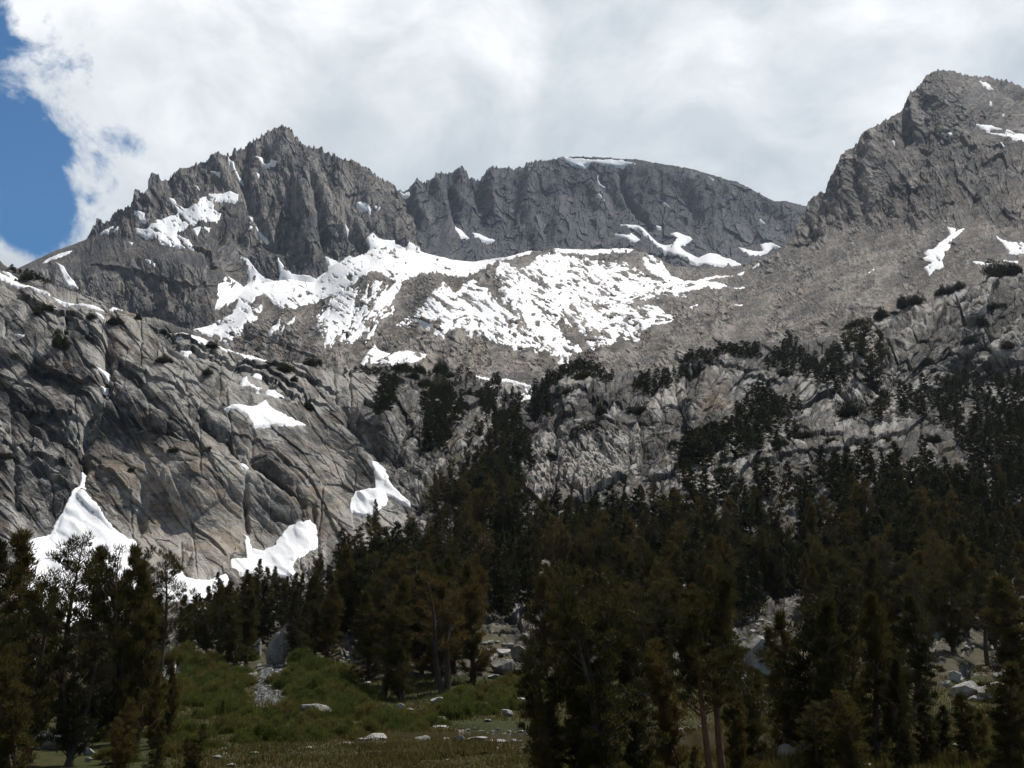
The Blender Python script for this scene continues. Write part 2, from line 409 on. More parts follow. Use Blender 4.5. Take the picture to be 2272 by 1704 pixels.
# ------------------------------------------------------------------ rock materials (far wall bluer, near rock lighter)
M_center = rock_mat('rock_far', (0.038, 0.042, 0.053), (0.072, 0.076, 0.088), (0.135, 0.135, 0.138), (0.19, 0.16, 0.12), 1.25, 0.35, 0.35, 0.35)
M_peak = rock_mat('rock_peak', (0.042, 0.042, 0.045), (0.098, 0.094, 0.092), (0.22, 0.206, 0.188), (0.25, 0.20, 0.145), 0.95, 0.4, 0.45, 0.4, streak=0.2)
M_right = rock_mat('rock_scree', (0.034, 0.031, 0.029), (0.092, 0.085, 0.078), (0.26, 0.238, 0.212), (0.25, 0.195, 0.145), 0.55, 0.40, 0.40, 0.55)
M_near = rock_mat('rock_near', (0.040, 0.039, 0.038), (0.122, 0.118, 0.112), (0.34, 0.325, 0.30), (0.32, 0.25, 0.18), 0.165, 0.28, 0.5, 0.45,
                  soil=(0.045, 0.04, 0.022), soil_attr='soil', streak=0.3)
M_snow_far = snow_mat('snow_far', 0.9, 0.25); M_snow_near = snow_mat('snow_near', 0.16, 0.3)
def cliff_relief(L, w, px, py, sizes, amps, aspect, ang, seed, tilt=0.6, warp=10, crackd=0.0, ws=60):
    w = w * L.gain * (0.3 + 0.7 * sm01(py - L.ridge, 0, 22))
    wx = px + fbm(px, py, ws, 2, seed) * warp * 0.28; wy = py + fbm(px + 99, py, ws, 2, seed + 5) * warp * 0.28
    for k, (s_, a_) in enumerate(zip(sizes, amps)):
        h, r, cr = facets(wx, wy, s_, seed + 11 * k, aspect, ang, tilt)
        L.h += (w * a_ * h).astype(f4)
        if crackd: L.h -= (w * (1 - cr) * crackd * a_ * 0.55).astype(f4)
        L.tint += (np.minimum(w * 2, 1) * (r - 0.5) * 0.42).astype(f4)

# ================================================================== far dark wall
crest = [(700, 520), (800, 470), (850, 440)] + z2((345, 660), (430, 630), (480, 580), (540, 600), (572, 575), (590, 590), (600, 545), (640, 535), (700, 535), (740, 520), (765, 495), (785, 530), (800, 520), (815, 560), (860, 580), (890, 575), (940, 510), (985, 505), (1030, 500), (1100, 512), (1170, 505), (1185, 480), (1290, 455), (1400, 437), (1520, 425), (1700, 435), (1900, 450), (2212, 500)) + z3((230, 850), (350, 890), (500, 950), (600, 1000), (680, 1010), (810, 1045)) + [(1900, 500), (2100, 540)]
L = Layer(crest, 668, [(800, 470, 3000), (800, 660, 2700), (880, 430, 3050), (900, 640, 2450), (960, 600, 2500), (1000, 384, 3200), (1000, 500, 2950), (1030, 600, 2750), (1282, 346, 3450), (1280, 450, 3300), (1250, 560, 3000), (1250, 660, 2800), (1520, 372, 3500), (1500, 500, 3250), (1500, 600, 2900), (1500, 660, 2700), (1700, 435, 3350), (1700, 540, 3100), (1700, 660, 2600), (1900, 500, 3200), (1900, 660, 2600), (2100, 560, 3000)],
          700, 2100, 1.35, 250, jag=(7, 10))
px, py = L.px, L.py; L.gain = 0.42
smoothtop = sm01(px, 1180, 1260)
L.jagv *= (1 - 0.72 * smoothtop[0]); L.pyj = L.py + L.jagv * np.exp(-(L.py - L.ridge) / 14.0); L.P0 = at(L.px, L.pyj, L.Y)
att = 0.25 + 0.75 * sm01(py - L.ridge, 0, 30)
L.h += fbm(px, py * 0.45, 70, 3, 3, 0.45) * 11 * att
L.h += fbm(px + py * 0.25, py * 0.3, 26, 3, 31, 0.5, True) * 1.3 * att * (1 - 0.5 * smoothtop)
cliff_relief(L, 1.0, px, py, (34, 16, 8), (16, 8.0, 3.5), 0.75, 0.15, 100, warp=14)
for l, w_, a_ in ((z2((600, 560), (640, 800), (700, 1060)), 16, 26), (z2((760, 500), (740, 700), (830, 860)), 14, 20), (z2((940, 520), (960, 700), (1000, 900)), 14, 14),
                  (z2((470, 600), (480, 800), (560, 1000)), 12, 20), (z2((420, 700), (500, 900), (560, 1040)), 8, -14), (z2((690, 620), (720, 880)), 8, -18), (z2((880, 600), (900, 900)), 9, -14),
                  (z2((1180, 500), (1200, 800), (1260, 980)), 18, 12), (z2((1810, 500), (1815, 620), (1880, 760), (2000, 900)), 7, -22), (z2((1650, 540), (1700, 640), (1850, 860)), 16, -9),
                  (z2((1400, 560), (1400, 800), (1420, 1000)), 20, 10), (z2((1600, 600), (1640, 800)), 18, 9), (z3((330, 900), (300, 1100), (150, 1300)), 18, 11), (z3((0, 900), (80, 1100), (60, 1200)), 14, -12),
                  (z3((560, 1020), (480, 1150), (420, 1280)), 14, -10)):
    bump_line(L, l, w_, a_)
L.tint += fbm(px, py * 0.5, 90, 4, 17) * 0.3 - 0.10 * sm01(px, 1150, 1300)
L.finish(8)
L.build('mountain_center', M_center, 900, 400)
LC = L
# ================================================================== main peak on the left
crest = [(-320, 700), (-60, 640)] + z1((0, 1200), (150, 1135), (350, 1040), (560, 965), (600, 890), (640, 820), (655, 845), (670, 860), (710, 840), (720, 800), (780, 760), (800, 778), (830, 750), (850, 768), (870, 700), (890, 655), (960, 668), (985, 600), (1020, 555), (1045, 600), (1060, 580), (1100, 560), (1150, 510), (1200, 497), (1280, 472), (1300, 450), (1312, 467), (1370, 440), (1400, 403), (1450, 417), (1480, 414), (1540, 372), (1620, 325), (1700, 290), (1760, 255), (1820, 243), (1860, 268), (1900, 318), (1925, 322), (1980, 365), (2060, 370), (2110, 400), (2212, 440)) + z2((90, 460), (130, 510), (160, 560), (220, 570), (265, 592), (300, 622), (330, 660), (390, 780), (440, 900), (480, 1000)) + [(940, 580), (1000, 640)]
L = Layer(crest, 800, [(-320, 700, 1950), (-300, 800, 1600), (50, 590, 2050), (50, 700, 1750), (200, 530, 2150), (250, 480, 2230), (350, 395, 2350), (330, 470, 2180), (300, 560, 1950), (250, 640, 1800), (300, 740, 1650), (400, 730, 1600), (480, 700, 1640), (440, 570, 1850), (470, 600, 1790), (500, 580, 1960), (430, 470, 2130), (400, 510, 2050), (480, 340, 2440), (625, 284, 2560), (620, 400, 2330), (560, 500, 2150), (530, 640, 1960), (600, 600, 2040), (700, 610, 2050), (700, 450, 2250), (680, 530, 2130), (725, 340, 2480), (800, 370, 2480), (760, 560, 2150), (830, 530, 2220), (860, 430, 2480), (920, 540, 2380), (1000, 650, 2300), (700, 800, 1800), (1000, 800, 2000), (500, 800, 1600), (100, 800, 1550)],
          -320, 1000, 1.35, 380, jag=(9, 12))
px, py = L.px, L.py; L.gain = 0.5
lft = sm01(px, 190, 215); L.jagv *= lft[0]; L.pyj = L.py + L.jagv * np.exp(-(L.py - L.ridge) / 14.0); L.P0 = at(L.px, L.pyj, L.Y)
scree = sm01(-sdist(px + fbm(px, py, 20, 3, 2) * 8, py, z1((560, 960), (640, 930), (760, 960), (900, 950), (1100, 1020), (1350, 1030), (1300, 1120), (900, 1080), (600, 1200), (300, 1160), (0, 1300), (0, 1100))), -8, 12)
cl = 0.28 + 0.72 * scree
att = 0.25 + 0.75 * sm01(py - L.ridge, 0, 30)
L.h += fbm(px, py * 0.5, 90, 3, 4, 0.45) * 10 * cl * att
L.h += fbm(px - py * 0.35, py * 0.3, 30, 3, 41, 0.5, True) * 2.8 * cl * att
cliff_relief(L, cl, px, py, (40, 20, 10, 5), (12, 7.0, 4.0, 2.0), 0.6, -0.12, 200, warp=12)
for l, w_, a_ in ((z1((1820, 260), (1850, 500), (1960, 700), (2000, 1000), (2030, 1180)), 22, 26), (z1((1620, 330), (1560, 480), (1600, 700), (1700, 900), (1760, 1050)), 12, -18),
                  (z1((1480, 420), (1500, 520), (1580, 600)), 12, -14), (z1((1400, 420), (1420, 560), (1530, 700)), 18, 14), (z1((1600, 640), (1620, 760), (1500, 1020)), 14, -12),
                  (z1((1760, 700), (1680, 860), (1650, 1000), (1620, 1060)), 12, -16), (z1((1860, 780), (1800, 900), (1780, 1060)), 10, -18), (z1((1880, 520), (1880, 740), (1920, 900)), 12, -15),
                  (z1((1960, 380), (2050, 640), (2110, 820), (2150, 1000)), 16, 18), (z1((2000, 560), (2050, 760), (2080, 1050)), 9, -16), (z1((2180, 460), (2200, 700), (2212, 1000)), 14, 18),
                  (z2((0, 760), (60, 950), (160, 1080)), 10, -18), (z2((110, 500), (180, 700), (330, 900), (400, 1030)), 18, 22), (z2((60, 700), (140, 840), (190, 920)), 10, -12),
                  (z2((270, 600), (340, 800), (440, 980)), 16, 18), (z1((1020, 560), (1000, 680), (960, 760)), 14, 22), (z1((890, 660), (900, 800)), 9, 14), (z1((1100, 560), (1130, 700)), 10, -10),
                  (z1((1420, 860), (1440, 1020), (1500, 1180)), 16, -26), (z1((1560, 900), (1560, 1040)), 9, -12), (z1((1440, 1050), (1440, 1180), (1480, 1300)), 10, 12),
                  (z1((1330, 1030), (1380, 1120), (1440, 1130)), 6, -8), (z1((980, 1180), (990, 1400)), 8, -9), (z1((1200, 1290), (1200, 1450)), 7, -7), (z1((1080, 1300), (1090, 1450)), 8, 7), (z1((1320, 1250), (1330, 1420)), 8, 8)):
    bump_line(L, l, w_, a_)
step_line(L, z1((560, 1130), (900, 1150), (1150, 1230), (1420, 1260)), -7, 60, 1)
step_line(L, z1((1200, 1010), (1350, 1035), (1385, 1100), (1440, 1130)), -9, 40, 1)
L.tint += fbm(px, py, 80, 4, 17) * 0.3 - 0.12 * sm01(py, 600, 660) * sm01(-px, -540, -480) + 0.12 * sm01(px, 700, 800)
L.finish(8)
L.build('mountain_left', M_peak, 900, 500)
LP = L
for pts in (z1((870, 800), (940, 815), (945, 850), (1000, 870), (1100, 830), (1150, 800), (1110, 740), (1080, 685), (1130, 720), (1190, 770), (1280, 760), (1290, 730), (1350, 690), (1400, 700), (1540, 695), (1535, 735), (1400, 740), (1370, 790), (1420, 800), (1400, 860), (1290, 860), (1210, 890), (1130, 930), (1220, 970), (1250, 1020), (1160, 1000), (1040, 1005), (1000, 960), (940, 960), (880, 930), (880, 895), (960, 910), (985, 880), (900, 850)),):
    L.snow('snowfield', pts, M_snow_far, 'ragged white snowfield on the left shoulder of the pointed grey peak', 2.6, 2.2, 0.12, base=1.0)
for pts, lab in ((z1((465, 1033), (380, 1060), (300, 1095), (272, 1122), (380, 1085), (440, 1060)), 'thin snow strip on the skyline slope left of the pointed peak'),
                 (z1((365, 1115), (410, 1140), (440, 1190), (480, 1240), (505, 1293), (440, 1275), (415, 1225), (390, 1175)), 'steep narrow snow tongue on the far left scree of the pointed peak'),
                 (z1((735, 882), (705, 930), (645, 940), (665, 920)), 'small snow patch under the leftmost rock tooth of the jagged ridge'),
                 (z1((772, 883), (775, 912), (750, 930), (735, 915), (755, 900)), 'tiny snow spot right of the patch below the ridge teeth'),
                 (z1((1478, 432), (1500, 445), (1555, 545), (1515, 510)), 'slanting snow couloir below the notch left of the summit'),
                 (z1((1630, 430), (1695, 437), (1702, 470), (1748, 488), (1752, 465), (1770, 490), (1808, 515), (1800, 528), (1740, 507), (1690, 482)), 'v-shaped snow patch just below the pointed summit'),
                 (z1((1655, 845), (1685, 880), (1730, 955), (1712, 955), (1690, 905)), 'thin snow streak in the dark gully of the pointed peak'),
                 (z1((1365, 560), (1400, 572), (1435, 588), (1400, 590)), 'small snow dash on the dark rock left of the summit gully'),
                 (z1((1260, 630), (1280, 645), (1292, 668), (1270, 660)), 'small slanting snow dab above the shoulder snowfield'),
                 (z1((1640, 545), (1672, 555), (1665, 570)), 'tiny snow dot below the v-shaped summit patch'),
                 (z1((1805, 768), (1845, 785), (1830, 793)), 'tiny snow dot on the ledge in the middle of the peak face'),
                 (z1((1612, 770), (1632, 780), (1628, 815), (1615, 800)), 'tiny upright snow dab in the middle gully'),
                 (z1((1612, 850), (1635, 858), (1632, 910), (1612, 895)), 'little snow spot beside the middle gully streak'),
                 (z1((825, 980), (862, 985), (850, 995), (828, 992)), 'tiny snow spot on the brown scree of the left shoulder'),
                 (z1((1240, 905), (1300, 885), (1310, 905), (1260, 930)), 'little snow patch below the right end of the shoulder snowfield'),
                 (z1((1310, 895), (1365, 890), (1350, 908)), 'small flat snow dash right of the shoulder snowfield'),
                 (z1((935, 1092), (975, 1100), (965, 1110)), 'tiny snow dash on the dark slabs under the shoulder'),
                 (z1((975, 1112), (998, 1120), (998, 1140), (985, 1132)), 'tiny snow dab below the dash on the dark slabs'),
                 (z2((85, 712), (150, 760), (170, 810), (140, 790), (100, 740)), 'snow streak on the sunlit right flank of the pointed peak'),
                 (z2((175, 790), (220, 800), (195, 808)), 'tiny snow dash on the right flank of the pointed peak'),
                 (z2((15, 865), (42, 885), (35, 892)), 'tiny snow mark in the deep gully of the right flank'),
                 (z1((1440, 1185), (1480, 1215), (1540, 1262), (1560, 1290), (1600, 1260), (1600, 1210), (1580, 1140), (1558, 1078), (1600, 1110), (1650, 1180), (1720, 1220), (1790, 1230), (1806, 1180), (1785, 1060), (1830, 1130), (1880, 1180), (1960, 1200), (2040, 1235), (2110, 1180), (2130, 1130), (2112, 1070), (2212, 1112), (2212, 1160), (2000, 1330), (1400, 1400)), 'white snow tongues running up the gullies at the foot of the pointed peak')):
    LP.snow('snow_patch', pts, M_snow_far, lab, 2.2, 1.4)
LP.snow('snow_patch', z2((-20, 1112), (40, 1065), (215, 1100), (165, 1040), (160, 960), (185, 922), (230, 960), (310, 990), (390, 1045), (400, 1013), (450, 1032), (520, 1018), (620, 1050), (620, 1250), (-20, 1250)), M_snow_far, 'upper edge of the snow apron reaching into the sunlit right foot of the pointed peak', 2.2, 2.0)
# ================================================================== snow on the far wall
for pts, lab in ((z2((1395, 432), (1430, 428), (1480, 440), (1550, 438), (1650, 453), (1800, 450), (1885, 482), (1800, 492), (1700, 486), (1620, 472), (1560, 480), (1575, 503), (1530, 490), (1460, 467)), 'long snow cap along the rounded summit of the far dark mountain'),
                 (z2((700, 895), (745, 910), (805, 978), (760, 968)), 'slanting snow strip at the left foot of the far dark wall'),
                 (z2((815, 945), (880, 938), (985, 965), (965, 982), (850, 972)), 'flat snow shelf at the foot of the far dark wall'),
                 (z2((1795, 865), (1850, 880), (1885, 882), (1960, 918), (2040, 968), (2100, 985), (2132, 990), (2150, 960), (2118, 920), (2160, 912), (2240, 930), (2260, 950), (2170, 1005), (2220, 1050), (2300, 1085), (2380, 1060), (2440, 1075), (2500, 1090), (2580, 1130), (2540, 1142), (2400, 1140), (2280, 1130), (2200, 1085), (2130, 1062), (2060, 1012), (1960, 962), (1900, 912), (1840, 905)), 'branching snow couloir running down the right half of the far dark wall'),
                 (z3((365, 1300), (430, 1320), (530, 1312), (515, 1270), (590, 1268), (645, 1305), (590, 1295), (540, 1325), (455, 1358), (400, 1340)), 'forked snow patch at the right foot of the far dark wall'),
                 (z2((1765, 930), (1830, 960), (1860, 938), (1925, 990), (1880, 1003), (1800, 970)), 'speckled snow patch low on the right of the far dark wall'),
                 (z2((1640, 700), (1665, 712), (1692, 738), (1665, 728)), 'tiny snow streak in the middle of the far dark wall'),
                 (z2((1650, 545), (1660, 585), (1695, 610), (1665, 600)), 'thin snow thread under the rounded summit'),
                 (z2((2070, 720), (2125, 765), (2100, 758)), 'small snow dash on the right of the far dark wall'),
                 (z2((2015, 848), (2055, 868), (2030, 865)), 'tiny snow dash above the branching couloir'),
                 (z2((365, 662), (430, 655), (432, 685), (390, 675)), 'small snow patch in the saddle between the peak and the far wall'),
                 (z3((175, 855), (205, 870), (200, 882)), 'tiny snow notch on the long right crest of the far wall'),
                 (z3((510, 1108), (575, 1155), (545, 1145)), 'thin snow streak on the far wall near the right mountain')):
    LC.snow('snow_patch', pts, M_snow_far, lab, 2.0, 1.2)
# ================================================================== moraine bowl and the mountain on the right
foot = [(150, 840), (250, 800), (409, 727), (474, 703), (520, 668), (548, 640), (590, 628), (640, 622), (700, 628), (735, 592), (790, 572), (830, 553), (870, 552), (930, 560), (1000, 578), (1050, 583), (1125, 572), (1179, 557), (1300, 552), (1406, 553), (1440, 566), (1500, 592), (1560, 596), (1649, 590), (1700, 572)]
crest = foot + z3((640, 1310), (700, 1240), (760, 1140), (815, 1060), (820, 1010), (870, 970), (890, 945), (935, 940), (945, 890), (975, 855), (995, 865), (1040, 800), (1060, 750), (1070, 690), (1145, 640), (1160, 600), (1200, 555), (1260, 520), (1330, 480), (1410, 430), (1470, 380), (1480, 320), (1520, 280), (1555, 240), (1590, 195), (1650, 160), (1750, 165), (1820, 190), (1920, 205), (1960, 205), (2100, 225), (2212, 280)) + [(2400, 260), (2620, 330)]
L = Layer(crest, 940, [(150, 840, 1400), (409, 727, 1660), (474, 705, 1700), (526, 664, 1800), (548, 640, 1900), (620, 622, 1990), (700, 628, 2010), (740, 590, 2060), (830, 553, 2150), (930, 560, 2300), (1050, 583, 2250),
                       (600, 672, 1660), (653, 683, 1500), (760, 646, 1520), (822, 604, 1560), (822, 590, 1800), (966, 604, 1620), (966, 592, 1900), (1052, 612, 1640), (1060, 598, 1900), (1124, 576, 1900), (1179, 557, 2000), (1300, 553, 2300), (1406, 555, 2300),
                       (500, 767, 1350), (600, 800, 1080), (700, 720, 1280), (700, 800, 1020), (900, 700, 1300), (900, 830, 920), (1050, 700, 1330), (1100, 760, 1080), (1250, 700, 1380), (1250, 800, 1000), (1300, 620, 1750), (1430, 620, 1900), (1430, 700, 1350), (1500, 750, 1080), (1500, 630, 1900), (1560, 600, 2250), (1650, 591, 2100), (1600, 660, 1500), (1750, 740, 950), (1732, 550, 1900), (1750, 620, 1450),
                       (1900, 700, 880), (2100, 640, 880), (2272, 600, 880), (2600, 500, 900), (1830, 425, 1980), (1850, 500, 1700), (1900, 560, 1350), (2000, 600, 1150), (2100, 500, 1300), (2000, 400, 1620), (2079, 158, 2000), (2079, 300, 1750), (1920, 300, 1960), (2020, 220, 1980), (2272, 200, 2000), (2272, 400, 1500), (2600, 330, 1900), (2600, 420, 1400), (400, 940, 700), (1200, 940, 700), (2000, 940, 600), (2600, 940, 500)],
          150, 2620, 1.45, 470, jag=(5, 12))
px, py = L.px, L.py; L.gain = 0.66
L.jagv *= sm01(px[0], 1740, 1790); L.pyj = L.py + L.jagv * np.exp(-(L.py - L.ridge) / 14.0); L.P0 = at(L.px, L.pyj, L.Y)
wpx = px + fbm(px, py, 40, 4, 6) * 22; wpy = py + fbm(px + 30, py, 40, 4, 8) * 16
cliff = sm01(sdist(wpx, wpy, z3((640, 1330), (760, 1330), (900, 1250), (1150, 1130), (1300, 1170), (1500, 1180), (1800, 1130), (1900, 1050), (2000, 1150), (2212, 1200), (2400, 1200), (2400, 700), (2212, 640), (1900, 600), (1700, 560), (1700, 350), (1900, 150), (1500, 100), (1000, 600), (600, 1100))), -10, 14)
gap = sm01(sdist(wpx, wpy, z3((1250, 620), (1500, 640), (1450, 800), (1300, 1000), (1150, 1120), (1180, 900))), -12, 12) * 0.75
gap = np.maximum(gap, sm01(sdist(wpx, wpy, z3((1600, 180), (1900, 220), (2200, 420), (2100, 560), (1700, 480), (1560, 420))), -12, 14) * 0.6)
cl = np.clip(cliff - gap, 0, 1)
slab = sm01(py, 640, 720) * sm01(fbm(px, py, 90, 3, 61), -0.25, 0.2) * (1 - cl)
L.h += fbm(px, py, 120, 3, 14, 0.5) * (6 + 7 * cl) * sm01(py - L.ridge, 0, 60)
L.h += fbm(px + py * 0.6, py * 0.5, 36, 3, 51, 0.55, True) * (0.6 + 2.4 * cl + 0.8 * slab) * sm01(py - L.ridge, -5, 40)
cliff_relief(L, cl, px, py, (46, 22, 11, 5), (15, 9.0, 5.0, 2.2), 0.7, -0.35, 300, warp=16)
cliff_relief(L, slab, px, py, (50, 24, 11, 5), (14.0, 9.0, 5.0, 2.4), 2.0, 0.25, 340, warp=14)
h5, r5, c5 = facets(px, py, 5.0, 390, 1.3, 0.2, 0.8)
h3, r3, c3 = facets(px, py, 2.9, 391, 1.3, 0.3, 0.8)
sc = (1 - cl) * (0.6 + 0.6 * sm01(fbm(px, py, 60, 3, 71), -0.2, 0.4))
L.h += sc * (np.maximum(h5, -0.1) * 1.7 + h3 * 1.1)
hB, rB, cB = facets(px, py, 9.0, 395, 1.4, 0.25, 0.9); fan = sm01(fbm(px + py * 0.8, (py - px * 0.3) * 0.5, 55, 3, 73), -0.05, 0.35) * (1 - cl)
L.h += fan * np.maximum(hB, 0.0) * 5.5; L.tint += fan * (rB - 0.5) * 0.5 + fbm(px + py * 1.2, py * 0.35 - px * 0.2, 34, 3, 74) * 0.22 * (1 - cl)
L.tint += sc * (r5 - 0.5) * 0.45 + sc * (r3 - 0.5) * 0.45
L.tint += slab * fbm(px, py * 1.8, 26, 4, 66) * 0.8 + slab * 0.10 - 0.12 * sm01(px, 1650, 2100) * sm01(fbm(px, py, 130, 3, 68), -0.1, 0.5)
L.attrs['warm'] = slab * sm01(fbm(px, py * 1.4, 45, 3, 67), 0.0, 0.5) * 0.55
for l, w_, a_ in ((z3((1080, 700), (1100, 900), (1000, 1100), (920, 1240)), 14, 18), (z3((1130, 880), (1180, 1000), (1150, 1100)), 9, -14), (z3((1060, 760), (990, 900), (930, 1080)), 12, 14), (z3((940, 900), (900, 1050), (780, 1250)), 7, -10), (z3((1200, 560), (1250, 700), (1180, 860)), 14, 12),
                  (z3((1480, 330), (1500, 500), (1550, 640)), 16, 13), (z3((1600, 560), (1640, 700), (1580, 800)), 12, 10), (z3((1420, 430), (1440, 600), (1370, 680)), 10, -12), (z3((1900, 1130), (1850, 1070), (1900, 900), (2000, 700)), 14, -10), (z3((1500, 1100), (1600, 1000), (1650, 850)), 14, 10), (z3((2050, 250), (2200, 350), (2212, 450)), 10, -14), (z3((1380, 1000), (1400, 1120)), 9, 10), (z3((1900, 700), (2050, 760), (2150, 900)), 16, 10)):
    bump_line(L, l, w_, a_)
# crest of the moraine, streaks running down it
for l, w_, a_ in (([(584, 655), (560, 690), (520, 740), (500, 775)], 12, 6), ([(653, 686), (620, 740), (600, 800)], 16, 4), ([(822, 606), (780, 660), (730, 720), (690, 790)], 14, 5), ([(1086, 590), (1120, 640), (1150, 700)], 12, 5), ([(960, 612), (940, 680), (900, 760)], 18, 4)):
    bump_line(L, l, w_, a_)
L.tint += fbm(px, py, 70, 4, 19) * 0.22 + 0.09 - 0.22 * cl
L.finish(8)
L.build('mountain_right', M_right, 700, 420)
LB = L
LB.snow('snowfield', z1((1440, 1185), (1480, 1220), (1540, 1265), (1590, 1270), (1605, 1210), (1580, 1140), (1560, 1080), (1600, 1110), (1650, 1180), (1720, 1220), (1790, 1230), (1805, 1180), (1790, 1070), (1830, 1130), (1880, 1180), (1960, 1200), (2040, 1230), (2110, 1180), (2130, 1130), (2110, 1070), (2212, 1110)) +
        z2((40, 1065), (165, 1040), (165, 940), (230, 940), (400, 1000), (560, 1010), (620, 1040), (720, 1075), (860, 1075), (980, 1080), (1100, 1050), (1218, 1033), (1210, 1050), (1100, 1090), (1000, 1100), (960, 1130), (860, 1170), (800, 1205), (700, 1200), (600, 1180), (500, 1185), (400, 1225), (370, 1250), (300, 1210), (220, 1170), (130, 1200), (50, 1250), (0, 1280)) +
        z1((2212, 1300), (2100, 1340), (1900, 1405), (1800, 1400), (1700, 1310), (1650, 1360), (1610, 1410), (1700, 1400), (1640, 1480), (1550, 1560), (1490, 1655), (1440, 1645), (1400, 1600), (1300, 1580), (1190, 1545), (1250, 1490), (1350, 1512), (1420, 1490), (1500, 1450), (1530, 1400), (1540, 1350), (1480, 1270)),
        M_snow_far, 'broad smooth snow apron lying behind the moraine at the foot of the peaks', 1.5, 3.2, 0.06, base=1.0)
bowl = [(1112, 582), (1155, 605), (1183, 583), (1196, 568), (1241, 564), (1275, 574), (1323, 581), (1351, 598), (1385, 626), (1440, 634), (1520, 629), (1520, 642), (1400, 648), (1330, 648), (1356, 664), (1351, 680), (1300, 665), (1320, 690), (1405, 690), (1360, 712), (1380, 722), (1365, 757), (1340, 737), (1290, 745), (1250, 715), (1225, 700), (1240, 740), (1262, 762), (1292, 780), (1262, 790), (1250, 815), (1240, 790), (1200, 772), (1150, 764), (1100, 757), (1060, 748), (1020, 735), (980, 750), (960, 730), (930, 715), (883, 722), (900, 708), (935, 700), (925, 690), (960, 655), (985, 632), (1000, 645), (1012, 650), (1030, 636), (1050, 622), (1070, 640), (1095, 665), (1118, 690), (1112, 640), (1100, 610)]
for pts, lab in (([(1330, 575), (1400, 590), (1440, 620), (1500, 628), (1520, 655), (1420, 668), (1360, 700), (1330, 660), (1340, 620)], 'loosely speckled snow among the talus right of the bowl'), ([(700, 700), (760, 640), (830, 625), (890, 640), (870, 690), (820, 730), (760, 770), (720, 775)], 'thin broken snow between the streaks on the left moraine slope'), ([(1330, 690), (1450, 680), (1500, 700), (1420, 730), (1380, 760), (1320, 770), (1290, 740)], 'scattered snow crumbs on the slabs below the right end of the bowl')):
    LB.snow('snowfield', pts, M_snow_far, lab, 1.0, 5.0, 0.62, blur=6, sang=0.25 if pts[0][0] > 1000 else 2.2, base=0.8)
LB.snow('snowfield', bowl, M_snow_far, 'rock-speckled snowfield spreading down the bowl in front of the moraine', 1.1, 5.0, 0.34, blur=6, sang=0.55, base=0.9)
